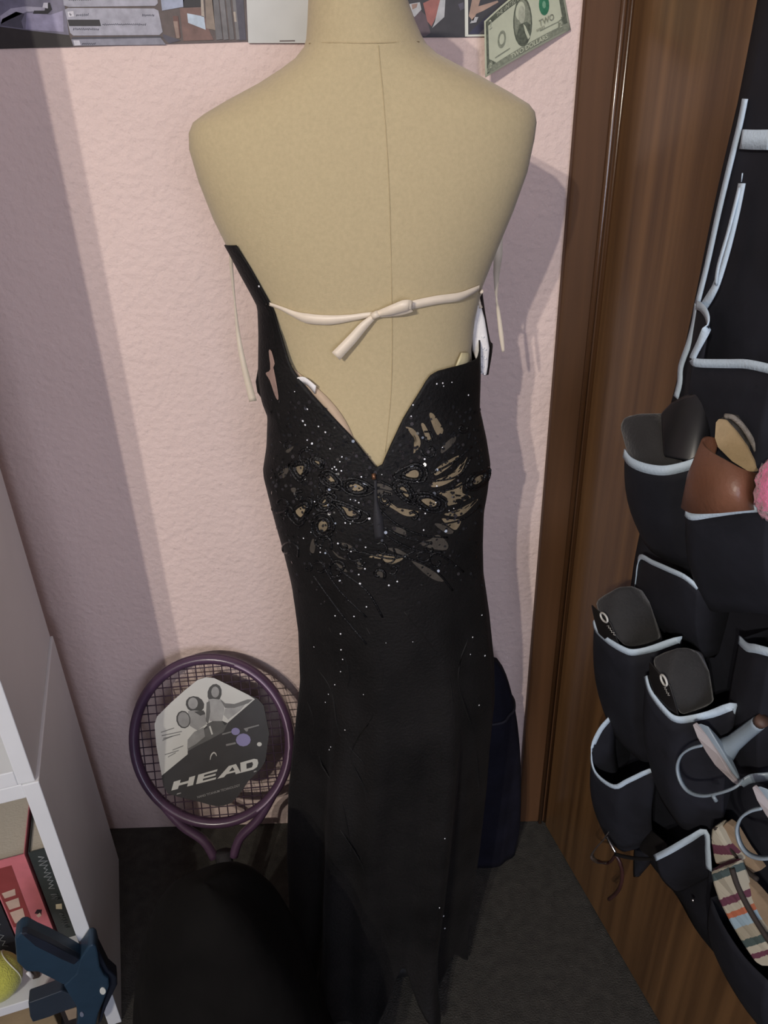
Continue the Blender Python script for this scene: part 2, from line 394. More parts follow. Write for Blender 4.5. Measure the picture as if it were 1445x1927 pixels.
WIN = [c8([(330,470),(385,500),(410,560),(415,640),(400,700),(450,650),(458,590),(425,520),(385,482)]), c8([(465,455),(495,450),(548,570),(520,592)]),
       c8([(535,370),(572,362),(655,500),(600,538)]), c8([(580,850),(650,790),(785,718),(740,785),(660,850),(590,890)]),
       c8([(550,985),(590,930),(720,880),(840,770),(855,735),(805,865),(720,942),(620,985)]), c8([(620,1040),(720,1010),(812,950),(818,1040),(888,1080),(700,1150),(690,1090),(650,1060)]),
       c8([(660,1222),(800,1175),(948,1092),(900,1155),(830,1222),(760,1242)]), c8([(640,1262),(720,1268),(805,1272),(770,1352),(720,1342)]),
       c8([(330,885),(400,843),(442,860),(437,902),(390,907)]), c8([(283,1010),(310,988),(352,1030),(357,1074),(320,1060)]),
       c8([(468,1102),(530,1088),(592,1120),(582,1152),(530,1152)]), c8([(908,955),(930,910),(987,888),(982,932),(940,964)]),
       c8([(95,1068),(180,1108),(260,1178),(350,1198),(442,1198),(400,1238),(320,1232),(220,1172),(110,1107)]),
       c8([(20,1592),(100,1568),(200,1585),(312,1600),(250,1642),(160,1652),(140,1612)]),
       c7([(618,912),(650,893),(692,935),(682,963),(630,943)]), c7([(818,975),(870,962),(935,1000),(890,1024),(840,1012)]), c7([(578,1132),(610,1093),(647,1100),(632,1148),(590,1153)]),
       c7([(735,1158),(790,1168),(872,1210),(850,1238),(800,1232),(770,1190)]), c7([(358,1192),(432,1148),(437,1190),(400,1248)]),
       c7([(590+38*math.cos(a*.785), 1325+46*math.sin(a*.785)) for a in range(8)]), c7([(360,822),(422,808),(422,852),(395,884)]), c7([(520,758),(562,768),(557,797),(525,782)])]
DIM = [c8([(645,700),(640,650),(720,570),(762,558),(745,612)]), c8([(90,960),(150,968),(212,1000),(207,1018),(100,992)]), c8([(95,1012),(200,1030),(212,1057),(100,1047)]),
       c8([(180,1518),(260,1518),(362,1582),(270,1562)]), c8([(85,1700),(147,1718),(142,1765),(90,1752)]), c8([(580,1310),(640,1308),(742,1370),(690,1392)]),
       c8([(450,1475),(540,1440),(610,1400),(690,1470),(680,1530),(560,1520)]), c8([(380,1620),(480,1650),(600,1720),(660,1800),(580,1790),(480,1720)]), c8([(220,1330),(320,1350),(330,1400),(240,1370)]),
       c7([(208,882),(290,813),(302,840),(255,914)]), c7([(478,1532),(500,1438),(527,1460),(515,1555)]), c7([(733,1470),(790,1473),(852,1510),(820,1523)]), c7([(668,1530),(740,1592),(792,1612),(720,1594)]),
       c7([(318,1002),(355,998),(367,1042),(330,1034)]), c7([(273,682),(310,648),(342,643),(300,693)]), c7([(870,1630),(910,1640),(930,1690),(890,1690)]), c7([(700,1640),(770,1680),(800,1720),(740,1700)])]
for L_ in WIN: gpatch('nude_panel', L_, nude)
for L_ in DIM: gpatch('sheer_panel', L_, nudedim)
gpatch('side_slit', [(420+x/5.073, 420+y/5.073) for x, y in ((450,1220),(476,1222),(507,1340),(492,1352),(540,1640),(520,1668),(460,1500),(422,1430),(465,1390))], nudepink, .002)
# raised black cords: rings round the openings, then swirls and fans
def gcord(px, r=.0016, closed=False, lift=.0015, m=blackg, sm=4):
    return tube('sequin_cord', [cast(GB, x, y, lift)[0] for x, y in px], r, m, gown, seg=6, closed=closed, sm=sm)
for k, L_ in enumerate(WIN):
    if k in (8, 9, 10, 11, 14, 15, 16, 17, 18, 19, 20, 21):
        cxm = sum(p[0] for p in L_)/len(L_); cym = sum(p[1] for p in L_)/len(L_)
        gcord([(cxm+(x-cxm)*1.5+0, cym+(y-cym)*1.6) for x, y in L_], .0022, True)
        gcord([(cxm+(x-cxm)*2.5, cym+(y-cym)*2.4) for x, y in L_], .0017, True)
rnd = random.Random(3)
for k in range(46):
    x0 = rnd.uniform(520, 900); y0 = rnd.uniform(770, 1080)
    vx = 660+(1000-y0)*-.0
    if 610+ (885-y0)*-0 < x0 < 800 and y0 < 900: continue
    r0 = rnd.uniform(9, 22); a0_ = rnd.uniform(0, 6.28); sg = rnd.choice((-1, 1))
    if 780 < x0 < 905 and 850 < y0 < 1010: continue
    gcord([(x0+r0*(1-.12*i)*math.cos(a0_+sg*i*.8), y0+r0*(1-.12*i)*math.sin(a0_+sg*i*.8)) for i in range(8)], rnd.uniform(.0011, .002))
for pts in (((717,905),(760,925),(800,935)), ((712,955),(745,985),(790,1005),(840,1010)), ((712,985),(760,1010),(810,1020)), ((725,1005),(770,1030),(830,1045),(870,1075)), ((715,1040),(770,1050),(820,1075),(850,1110)),
            ((612,1030),(640,1070),(690,1110),(720,1160)), ((600,1050),(640,1110),(690,1160)), ((590,1080),(640,1150),(690,1210)), ((640,1030),(690,1040),(740,1050),(780,1035)),
            ((810,890),(850,870),(885,840)), ((812,905),(860,895),(885,860)), ((830,985),(870,975),(900,950)), ((820,925),(860,915),(890,890))):
    gcord(pts, .0013)
for pts in (((620,1180),(650,1240),(655,1290),(620,1340),(600,1420),(640,1500),(660,1600)), ((580,1320),(592,1360),(585,1400),(600,1450)), ((690,1180),(720,1260),(700,1350),(660,1420),(690,1500),(680,1620)),
            ((760,1150),(800,1200),(840,1260),(850,1340),(830,1420),(845,1500)), ((880,1200),(860,1280),(890,1380),(900,1480)), ((640,1560),(690,1650),(680,1740),(700,1820)), ((600,1260),(625,1300),(640,1380),(690,1440))):
    gcord(pts, .0012, lift=.0008, m=blackf)
# rhinestones
GEM = [(490,537,7)] + [(480+x/4.5875, 700+y/4.5875, s) for x, y, s in ((460,316,7),(420,418,8),(440,452,7),(553,465,6),(612,515,7),(458,582,6),(498,613,8),(458,645,4),(652,658,5),(752,728,6),(735,770,5),(690,815,6),(705,838,6),(670,830,5),(748,848,6),(703,876,5),
       (918,900,6),(945,958,6),(968,966,6),(797,953,4),(925,1040,4),(868,1105,6),(897,1122,6),(825,1095,4),(520,1113,5),(632,1183,6),(898,1195,6),(893,1247,5),(780,1245,5),(780,1297,7),(845,1278,5),(825,1303,4),(880,1297,4),(986,1258,10),(427,1428,5),(720,1472,7),(570,1485,4),(570,1510,4),(570,1548,5),(830,1540,7),(872,1533,5),
       (955,1505,6),(660,1643,4),(950,1690,6),(897,1740,6),(718,1754,6),(736,1793,7),(908,1818,8),(350,165,4),(490,1376,4),(545,1360,4),(630,1555,4))]
GEM += [(690+x/4.5875, 700+y/4.5875, s) for x, y, s in ((395,280,6),(380,377,5),(597,98,6),(648,92,6),(655,118,4),(725,85,4),(865,197,6),(647,650,5),(494,748,7),(430,940,7),(598,980,6),(470,857,4),(373,1085,6),(460,1170,6),(500,1215,6),(590,1120,5),(486,1357,6),(742,1172,4),(702,1190,4),(327,1583,5),(760,1665,4),(262,1800,6),(190,1833,7),(360,833,6),(130,880,4))]
GEM += [(632,1157,5),(642,1191,6),(643,1221,5),(646,1239,5),(642,1262,4),(632,1287,4),(620,1305,4),(614,1320,4),(667,1158,5),(690,1140,5),(593,1216,4),(650,1372,4),(625,1405,4),(622,1410,4),(685,1305,3),(887,1198,5),(883,1230,4),(910,1233,6),(899,1326,5),(932,1340,4),(904,1157,5),(833,1722,6),(826,1706,4),(836,1745,5),(836,1576,4),(726,1208,3),(776,1206,3)]
gm = bpy.data.meshes.new('rhinestone')
bm = bmesh.new(); bmesh.ops.create_icosphere(bm, subdivisions=1, radius=1); bmesh.ops.scale(bm, vec=(1, 1, .55), verts=bm.verts); bm.to_mesh(gm); bm.free(); gm.materials.append(gemm)
for x, y, s in GEM:
    p, n = cast(GB, x, y, .002); r = s*.5*(p-CAM).length/F*.62
    q = (n+Vector((rnd.uniform(-.3, .3),)*3)).normalized().to_track_quat('Z', 'Y')
    o = bpy.data.objects.new('rhinestone', gm); COL.objects.link(o); o.parent = gown
    o.matrix_parent_inverse = Matrix.Translation(-Vector(gown.location))
    o.matrix_basis = Matrix.Translation(p) @ q.to_matrix().to_4x4() @ Matrix.Diagonal((r, r, r, 1))
# sequins: hundreds of tiny discs
bm = bmesh.new()
for k in range(900):
    x = rnd.uniform(510, 905); y = rnd.triangular(700, 1150, 880)
    v = ray(x, y).normalized(); h = GB.ray_cast(CAM, v)
    if h[0] is None or h[0].y > YF: continue
    n = h[1] if h[1].dot(v) < 0 else -h[1]
    n2 = (n+Vector((rnd.uniform(-.5, .5), rnd.uniform(-.5, .5), rnd.uniform(-.5, .5)))).normalized()
    mtx = Matrix.Translation(h[0]+n*.0022) @ n2.to_track_quat('Z', 'Y').to_matrix().to_4x4()
    bmesh.ops.create_circle(bm, cap_ends=True, segments=6, radius=rnd.uniform(.001, .0022), matrix=mtx)
sq = frombm('sequins', bm, mat('black_sequins', (.018, .018, .02), .12, .3, 100, spec=.6), gown); sq['kind'] = 'stuff'
# zip, lining, tag
zp = ribbon('zip_placket', [cast(GB, x, y, .0025)[0] for x, y in ((706,902),(707,940),(711,975),(714,1012))], [.003, .004, .010, .010], mat('charcoal_tape', (.017, .017, .021), .7, .2, 60), gown, Vector((1, 0, 0)))
tube('zip_pull', [cast(GB, 703, 889, .004)[0], cast(GB, 704, 899, .005)[0]], .0022, mat('bronze', (.22, .11, .06), .4, .1, 50, metal=.7), zp, sm=1)
def edge_strip(name, A, B, m, o1=.004, o2=.002):
    P = [cast(TB, x, y, o1)[0] for x, y in A]; Q = [cast(TB, x, y, o2)[0] for x, y in B]
    P = smoothpts(P, 4); Q = smoothpts(Q, 4)
    o = loftm(name, [P, Q], m, gown, closed=False); sol(o, .0012); return o
edge_strip('lining_edge', [(548,690),(570,718),(600,752),(632,792),(662,834)], [(556,694),(590,722),(622,752),(650,790),(672,838)], mat('blush_lining', (.52, .39, .27), .7, .05, 80))
edge_strip('care_tag', [(568,706),(578,705),(586,709),(601,722)], [(570,718),(578,719),(586,724),(597,738)], whitep, .009, .006)
edge_strip('inner_facing', [(541,686),(547,690),(552,712)], [(552,685),(556,700),(557,715)], mat('olive_facing', (.42,.38,.24), .7, .05, 80))
edge_strip('lining_edge', [(848,692),(872,684),(888,676)], [(862,662),(876,664),(892,676)], mat('cream_lining', (.62, .55, .33), .7, .05, 80), .006, .004)
# the right bodice flap: black outside, white pad with rhinestones inside, standing off the form
def gp(x, y, dy): return aty(x, y, YF+dy)
loftm_flap = loftm('bodice_flap', [smoothpts([gp(x, y, .03) for x, y in ((938,432),(920,460),(904,520),(906,545),(912,590),(921,640),(926,652),(918,705))], 4),
                   smoothpts([gp(x, y, .02) for x, y in ((929,450),(912,474),(898,528),(900,548),(905,590),(914,640),(918,664),(911,706))], 4)], blackf, gown, closed=False); sol(loftm_flap, .0015)
pad = hull('white_pad', [gp(x, y, d) for x, y in ((901,560),(905,575),(912,600),(917,640),(921,655),(918,690),(915,708),(905,703),(897,680),(889,660),(888,620),(892,600)) for d in (.0, .008)], whitep, gown, .003)
for x, y in ((909,634),(909,655),(913,658),(909,671),(913,675),(906,686),(909,690),(906,702),(912,704)):
    p = gp(x, y, -.001); r = .0017
    o = bpy.data.objects.new('rhinestone', gm); COL.objects.link(o); o.parent = pad
    o.matrix_basis = Matrix.Translation(p) @ Matrix.Diagonal((r, r, r, 1))
tube('strap_loop', [cast(TB, 900, 545, .004)[0], gp(900,560,.0), gp(905,580,.0)], .0018, ivory, gown)
# ruffled left hip bulge of the bodice
hull('side_gather', [gp(x, y, d) for x, y in ((486,690),(481,718),(484,738),(496,756),(508,768),(512,740),(504,700),(494,680)) for d in (-.012, .016)], blackf, gown, .006)
# ivory ribbon ties
sd = Vector((0, 0, 1))
b1 = ribbon('ribbon_tie', [cast(TB, x, y, .003)[0] for x, y in ((505,568),(530,577),(556,589),(580,597),(620,600),(660,596),(690,591),(708,589))], [.003, .0035, .006, .0095, .009, .006, .005, .004], ivory, gown, sd)
ribbon('ribbon_tie', [cast(TB, x, y, .003)[0] for x, y in ((708,589),(740,583),(775,572),(820,562),(860,556),(885,545),(898,538))], [.004, .006, .008, .008, .008, .006, .004], ivory, gown, sd)
ribbon('bow_loop', [cast(TB, x, y, l)[0] for x, y, l in ((706,588,.005),(730,578,.010),(755,567,.013),(766,565,.013),(768,573,.010),(750,582,.007),(725,588,.005),(706,590,.005))], [.004, .008, .010, .008, .008, .007, .005, .004], ivory, gown, sd)
ribbon('ribbon_tail', [cast(TB, x, y, l)[0] for x, y, l in ((706,590,.005),(685,608,.007),(662,634,.009),(637,663,.012))], [.004, .008, .0095, .0105], ivory, gown, Vector((.7, 0, -.7)))
tube('ribbon_knot', [cast(TB, 700, 592, .005)[0], cast(TB, 712, 586, .006)[0]], .0035, ivory, gown, sm=1)
sx = Vector((1, 0, 0))
ribbon('shoulder_tie', [gp(x, y, d) for x, y, d in ((446,455,.02),(440,465,.02),(435,490,.03),(438,530,.04),(442,570,.05),(447,620,.06),(453,660,.06),(463,705,.06),(476,755,.06))], [.002, .005, .004, .003, .002, .004, .006, .007, .009], ivory, gown, sx)
ribbon('shoulder_tie', [gp(x, y, d) for x, y, d in ((946,420,.02),(938,445,.02),(937,480,.02),(934,520,.03),(934,560,.035),(938,590,.04),(943,630,.04),(947,662,.04))], [.003, .009, .009, .006, .002, .004, .005, .003], ivory, gown, sx)

# ============================================================ prints on the back wall
NW = Vector((0, -1, 0))
def print_root(name, px, m, label, cat, o=.002, th=.0012, group=None):
    e = empty(name, wpx(*px[0], 0), label, cat, group)
    slab('paper', [wpx(x, y, o) for x, y in px], NW, th, m, e); return e
def wprint(name, px, m, parent, o): return slab(name, [wpx(x, y, o) for x, y in px], NW, .0001, m, parent)
def C(n, *c): return mat(n, c, .55, .22, 90)
ph = print_root('photo_print', [(-150, 93), (140, 88), (466, 78), (455, -160), (-150, -150)], C('print_mid_brown', .10, .075, .07), 'photo print of boxes and rubble above the pink wall, left of a blank card', 'photo')
wprint('print_shape', [(-150,50),(0,50),(60,58),(130,66),(138,88),(0,92),(-150,93)], C('print_dark_brown', .022, .017, .016), ph, .0022)
wprint('print_shape', [(-150,50),(0,50),(60,58),(130,66),(120,0),(110,-60),(-150,-60)], C('print_violet_grey', .17, .16, .22), ph, .0023)
wprint('print_shape', [(48,55),(120,60),(118,20),(95,28),(50,24)], C('print_lilac', .30, .28, .40), ph, .0024)
wprint('print_shape', [(0,30),(20,16),(48,12),(85,14),(90,20),(50,22),(15,38),(2,45)], C('print_pale_lilac', .40, .38, .46), ph, .0025)
wprint('print_shape', [(0,48),(4,36),(30,22),(46,26),(40,40),(44,54)], C('print_slate', .07, .065, .09), ph, .0025)
wprint('print_shape', [(62,26),(64,20),(84,20),(86,6),(94,5),(98,18),(90,26)], C('print_black', .012, .011, .016), ph, .0026)
wprint('print_shape', [(80,14),(82,5),(90,5),(90,16)], C('print_white', .62, .61, .66), ph, .0027)
boxc = C('print_box_grey', .36, .36, .42); ink = C('print_ink', .05, .05, .07)
wprint('print_shape', [(116,-40),(120,10),(130,13),(292,11),(297,6),(292,-40)], boxc, ph, .0026)
wprint('print_shape', [(122,18),(132,62),(138,67),(300,66),(306,60),(298,20),(290,16),(128,15)], boxc, ph, .0026)
wprint('print_shape', [(134,74),(138,86),(312,84),(302,71)], C('print_box_shade', .24, .24, .29), ph, .0026)
wprint('print_shape', [(136,70),(300,68),(308,71),(134,74)], ink, ph, .0026)
wprint('print_shape', [(127,37),(187,37),(190,49),(130,49)], C('print_black', 0,0,0), ph, .0028)
wprint('print_shape', [(127,22),(138,21),(140,31),(129,32)], C('print_white', 0,0,0), ph, .0028)
wprint('print_shape', [(138,76),(149,76),(152,85),(140,86)], C('print_white', 0,0,0), ph, .0028)
def scrawl(name, fn, n, m, parent, r, seed=1):
    # a line of print too small to read: a run of little strokes; fn(a, b) -> world
    q = random.Random(seed); pts = []
    for i in range(n): pts += [fn(i/n, q.uniform(0, .35)), fn((i+.4)/n, q.uniform(.6, 1))]
    return tube(name, pts, r, m, parent, seg=4, sm=1)
def wtext(n, x0, y0, x1, y1, h, m, parent, o=.0029):
    return scrawl('small_print', quadfn(wpx(x0, y0, o), wpx(x1, y1, o), wpx(x0-h*.1, y0-h*.8, o), wpx(x1-h*.1, y1-h*.8, o)), n, m, parent, .0003, n)
wtext(2, 131, 30, 136, 30, 7, ink, ph); wtext(7, 144, 31, 169, 30, 7, ink, ph); wtext(8, 268, 31, 292, 31, 6, ink, ph)
wtext(22, 193, 48, 277, 48, 5, ink, ph); wtext(14, 138, 57, 188, 57, 6, ink, ph); wtext(12, 130, 2, 178, 1, 6, ink, ph); wtext(7, 155, 84, 182, 84, 5, ink, ph)
wprint('print_shape', [(305,20),(298,-40),(350,-40),(345,13)], C('print_blue_grey', .32, .36, .47), ph, .0027)
wprint('print_shape', [(345,14),(342,-40),(378,-40),(380,12)], C('print_black', 0,0,0), ph, .0027)
wprint('print_shape', [(306,64),(312,66),(340,76),(318,82),(308,72)], C('print_slate', 0,0,0), ph, .0027)
wprint('print_shape', [(325,30),(335,30),(340,70),(330,70)], C('print_rust', .13, .06, .05), ph, .0027)
wprint('print_shape', [(326,40),(334,40),(338,72),(332,72)], C('print_tan', .30, .21, .17), ph, .0028)
wprint('print_shape', [(338,15),(380,14),(395,60),(402,75),(345,77)], C('print_brick', .17, .095, .08), ph, .0027)
wprint('print_shape', [(352,25),(384,31),(387,56),(354,43)], C('print_pale_blue', .46, .55, .64), ph, .0029)
wprint('print_shape', [(376,-40),(380,-40),(385,32),(379,31)], C('print_pale_tan', .42, .36, .30), ph, .0029)
wprint('print_shape', [(386,-10),(400,-10),(405,57),(388,53)], C('print_tan_grey', .24, .19, .15), ph, .0028)
for k, (xa, xb) in enumerate(((402,414),(416,425),(428,436),(440,446))):
    wprint('print_shape', [(xa-6,-30),(xb-6,-30),(xb+5,74),(xa+5,75)], C('print_grey_%d' % (k % 2), .13+.04*(k % 2), .125+.04*(k % 2), .13+.04*(k % 2)), ph, .0028)
wprint('print_shape', [(437,-30),(456,-30),(463,75),(450,76)], C('print_slate', 0,0,0), ph, .0027)
wprint('print_shape', [(439,22),(443,22),(445,41),(441,41)], C('print_pale_tan', 0,0,0), ph, .003)
wc = print_root('blank_card', [(467,81),(575,81),(584,78),(584,-150),(458,-150)], mat('off_white_card', (.62, .63, .60), .7, .03, 40), 'blank off-white card taped to the wall beside the neck of the dress form', 'card', o=.004)
wprint('card_slot', [(526,76),(555,75.5),(555,78),(526,78.5)], C('slot_brown', .14, .11, .10), wc, .0042)
p2 = print_root('photo_print', [(740,71),(879,70),(876,-150),(740,-150)], C('print_near_black', .022, .020, .024), 'dark photo print with a red and white figure, right of the mannequin neck', 'photo')
wprint('print_shape', [(770,30),(792,20),(802,30),(810,62),(800,69),(780,66)], C('print_maroon', .085, .055, .065), p2, .0022)
wprint('print_shape', [(796,6),(830,-10),(822,28),(812,50),(804,40)], C('print_red', .32, .11, .09), p2, .0023)
wprint('print_shape', [(828,0),(838,0),(836,32),(813,53),(818,42),(824,16)], C('print_white_grey', .42, .43, .44), p2, .0024)
wprint('print_shape', [(768,8),(790,4),(793,18),(780,32),(770,22)], C('print_white_grey', 0,0,0), p2, .0024)
wprint('print_shape', [(774,8),(786,6),(784,14),(776,18)], C('print_skin', .28, .18, .14), p2, .0025)
wprint('print_shape', [(862,8),(872,4),(874,16),(866,20)], C('print_slate', 0,0,0), p2, .0024)
p3 = print_root('photo_print', [(875,69),(1004,67),(1000,-150),(873,-150)], mat('photo_border', (.66, .68, .60), .5, .03, 40), 'white bordered photo print partly covered by the banknote', 'photo', o=.0035)
wprint('print_shape', [(881,65),(998,63),(996,-140),(880,-140)], C('print_near_black', 0,0,0), p3, .0037)
wprint('print_shape', [(881,64),(905,40),(930,20),(998,10),(998,62)], C('print_navy', .018, .018, .05), p3, .0038)
wprint('print_shape', [(882,30),(888,0),(905,-5),(900,12),(936,1),(938,4),(910,20),(896,26),(890,40)], C('print_peach', .36, .24, .18), p3, .0039)
wprint('print_shape', [(884,44),(892,32),(900,32),(896,42)], C('print_white_grey', 0,0,0), p3, .0039)
wprint('print_shape', [(900,64),(918,48),(925,40),(912,63)], C('print_slate', 0,0,0), p3, .0039)

# ------------------------------------------------------------ two dollar bill
BL, TLc, TRc, BRc = (913, 146), (911, 40), (1054, -50), (1074, 56)
def bill(u, v, lift=0.0):
    x = BL[0]*(1-u)*(1-v)+BRc[0]*u*(1-v)+TLc[0]*(1-u)*v+TRc[0]*u*v
    y = BL[1]*(1-u)*(1-v)+BRc[1]*u*(1-v)+TLc[1]*(1-u)*v+TRc[1]*u*v
    y += -14*math.sin(math.pi*u)*v - 2*math.sin(math.pi*u)*(1-v)
    o = .004+.022*(1-u)**1.6+.006*math.sin(math.pi*u)*(1-v)
    return wpx(x, y, o+lift)
bl = empty('banknote', wpx(1060, 0, 0), 'green two dollar banknote curling off the wall beside the door casing', 'banknote')
def bgrid(name, u0, u1, v0, v1, m, lift, n=14, k=6):
    V = [bill(u0+(u1-u0)*i/n, v0+(v1-v0)*j/k, lift) for j in range(k+1) for i in range(n+1)]
    return mesh(name, V, [(j*(n+1)+i, j*(n+1)+i+1, (j+1)*(n+1)+i+1, (j+1)*(n+1)+i) for j in range(k) for i in range(n)], m, bl, True)
paper = mat('banknote_paper', (.50, .53, .40), .75, .05, 120)
gd = mat('banknote_dark_ink', (.10, .115, .085), .8, .35, 300)
gmid = mat('banknote_mid_ink', (.22, .24, .18), .8, .25, 400)
ggr = mat('banknote_green_ink', (.03, .17, .09), .8, .2, 300)
sol(bgrid('paper', 0, 1, 0, 1, paper, 0), .0002)
def bpoly(name, pts, m, lift, n=0):
    V = [bill(u, v, lift) for u, v in pts]; c = [sum(p[i] for p in pts)/len(pts) for i in (0, 1)]; V.append(bill(c[0], c[1], lift)); k = len(pts)
    return mesh(name, V, [(i, (i+1) % k, k) for i in range(k)], m, bl)
def bell(name, u, v, ru, rv, m, lift, n=20): return bpoly(name, [(u+ru*math.cos(6.2832*i/n), v+rv*math.sin(6.2832*i/n)) for i in range(n)], m, lift)
L1 = .0004
bgrid('border', .02, .98, .035, .14, gmid, L1, 16, 2); bgrid('border', .02, .98, .86, .965, gd, L1, 16, 2)
bgrid('border', .02, .05, .04, .96, gd, L1, 2, 8); bgrid('border', .93, .98, .04, .96, gd, L1, 2, 8)
for k in range(8):
    u = .03+.012*k; bgrid('corner_scroll', u, u+.013, .14, .30-.02*k, gd, L1, 1, 2); bgrid('corner_scroll', .955-.012*k-.013, .955-.012*k, .10, .34-.03*k, gd, L1, 1, 2)
bell('corner_number_disc', .065, .15, .028, .075, gmid, L1*2); bell('corner_number_disc', .90, .17, .028, .08, gmid, L1*2)
bell('portrait_frame', .47, .52, .115, .39, gd, L1); bell('portrait_ground', .47, .52, .10, .345, gmid, L1*2)
bpoly('portrait_coat', [(.385,.36),(.41,.22),(.47,.165),(.54,.22),(.56,.40),(.52,.48),(.43,.50)], gd, L1*3)
bell('portrait_hair', .455, .70, .06, .14, paper, L1*3); bell('portrait_face', .468, .63, .042, .14, mat('banknote_pale_ink', (.38, .40, .31), .8, .15, 300), L1*4)
bpoly('portrait_collar', [(.475,.48),(.50,.42),(.54,.22),(.515,.20),(.49,.32)], paper, L1*4)
bell('left_seal', .21, .46, .05, .14, gmid, L1*2); bell('left_seal_ring', .21, .46, .03, .085, paper, L1*3)
bell('green_seal', .745, .60, .062, .17, ggr, L1*2); bell('seal_star', .745, .60, .022, .06, mat('banknote_pale_green', (.16, .34, .22), .8, .1, 300), L1*3)
def btext(s, u0, u1, v0, v1, m, bold=0.0):
    return lettering('lettering', s, lambda a, b: bill(u0+(u1-u0)*a, v0+(v1-v0)*b, L1*5), m, bl, bold)
btext('TWO DOLLARS', .30, .74, .05, .125, paper, .02); btext('2', .052, .08, .11, .19, paper); btext('2', .885, .915, .12, .22, paper)
btext('2', .06, .095, .78, .93, paper); btext('2', .91, .945, .70, .86, gd)
btext('THE UNITED STATES OF AMERICA', .16, .84, .875, .945, paper); btext('FEDERAL RESERVE NOTE', .62, .90, .80, .845, gd)
btext('WASHINGTON, D.C.', .64, .86, .745, .785, gmid); btext('TWO', .66, .84, .30, .40, gmid); btext('SERIES', .62, .72, .24, .28, gmid)
bgrid('signature', .12, .30, .22, .24, gmid, L1*2, 4, 1); bgrid('signature', .66, .88, .22, .235, gmid, L1*2, 4, 1)

# ============================================================ tennis racket
RT, RB = aty(396, 1229, .992), aty(430, 1557, .868)
ay = (RT-RB); RC = (RT+RB)/2; rl = ay.length/2; ay.normalize()
rn = ay.cross(Vector((1, 0, 0))); rn.normalize()
if rn.y > 0: rn = -rn
def rpx(x, y, lift=0.0): return onplane(x, y, RC+rn*lift, rn)
ax = ay.cross(rn).normalized()
if ax.x < 0: ax = -ax
lft, rgt = rpx(241, 1390), rpx(555, 1385)
def rloc(p): return (p-RC).dot(ax), (p-RC).dot(ay)
hwid = (rloc(rgt)[0]-rloc(lft)[0])/2; RC = RC+ax*((rloc(rgt)[0]+rloc(lft)[0])/2)
def rk(a, b, l=0.0): return RC+ax*a+ay*b+rn*l
plum = mat('plum_frame', (.085, .045, .085), .35, .15, 20, coat=.3); plumd = mat('dark_plum_frame', (.05, .022, .05), .35, .2, 20)
HB = RC-ay*(rl+.19)
rk0 = empty('tennis_racket', (HB.x, HB.y, 0), 'plum tennis racket with a brand card in its strings, leaning against the wall', 'racket')
hw, hl = hwid-.009, rl-.009
def el(t, s=1.0): return rk(hw*s*math.cos(t), hl*s*math.sin(t))
fr = tube('frame', [el(6.2832*i/40) for i in range(40)], .0105, plum, rk0, seg=12, closed=True, sm=2, ref=rn, flat=.8)
tube('bumper_guard', [el(math.radians(30+i*6), 1.045) for i in range(21)], .005, plumd, fr, seg=8, sm=2, ref=rn, flat=.6)
tube('frame_stripe', [el(math.radians(-60+i*7), 1.0)+rn*.0105 for i in range(19)], .0016, mat('pale_plum', (.42, .32, .42), .4, .1, 40), fr, seg=6, sm=2)
strm = mat('dark_string', (.06, .035, .055), .5, .2, 60)
nm, nc = 17, 19
for i in range(nm):
    a = -1+2*(i+1)/(nm+1); b = math.sqrt(1-a*a)
    tube('string', [rk(hw*a, -hl*b), rk(hw*a, hl*b)], .0010, strm, rk0, seg=5, sm=1)
for i in range(nc):
    b = -1+2*(i+1)/(nc+1); a = math.sqrt(1-b*b)
    tube('string', [rk(-hw*a, hl*b, .0009), rk(hw*a, hl*b, .0009)], .0010, strm, rk0, seg=5, sm=1)
for s in (-1, 1):
    tube('throat_arm', [el(math.radians(-90+s*48)), rk(s*hw*.50, -hl*.99), rk(s*hw*.24, -hl*1.2), rk(s*.016, -hl*1.42)], [.0095, .0095, .0095, .010], plum, rk0, seg=10, ref=rn, flat=.8)
hd = tube('handle', [rk(0, -hl*1.36), rk(0, -hl-.175)], .0145, mat('black_grip_tape', (.02, .018, .02), .8, .3, 60, .5, 150), rk0, seg=8, sm=1)
tube('butt_cap', [rk(0, -hl-.175), rk(0, -hl-.19)], .0165, plumd, rk0, seg=8, sm=1)
# cardboard insert
def rp(L_): return [(220+x/3.44, 1200+y/3.44) for x, y in L_]
CARD = rp([(290,895),(255,700),(243,560),(260,510),(350,420),(440,340),(520,275),(575,256),(630,262),(740,315),(850,370),(910,395),(950,440),(985,620),(960,800),(930,850),(850,930),(790,1020),(740,1070),(690,1088),(640,1092),(520,1060),(400,1030),(330,1010),(300,960)])
def card(name, px, m, lift, parent, th=.0002): return slab(name, [rpx(x, y, lift) for x, y in px], rn, th, m, parent)
ci = card('insert_card', CARD, mat('card_charcoal', (.030, .029, .031), .5, .15, 30), .006, rk0, .0025)
wht = mat('card_white', (.60, .60, .56), .55, .03, 30); lav = mat('card_lavender', (.25, .23, .42), .55, .05, 30)
def G(v): return mat('card_grey_%d' % int(v*1000), (v, v, v*.97), .55, .15, 60)
card('card_photo_panel', rp([(290,893),(255,700),(243,560),(260,510),(350,420),(440,340),(520,275),(575,256),(630,262),(740,315),(850,370),(893,398),(715,553),(640,520),(500,640),(458,700),(458,755)]), wht, .0062, ci)
card('card_shade', rp([(458,735),(460,690),(520,620),(590,580),(660,600),(720,550),(690,610),(600,660),(520,700)]), G(.10), .0064, ci)
card('card_shade', rp([(455,720),(458,660),(500,610),(560,580),(570,640),(510,690)]), G(.25), .0065, ci)
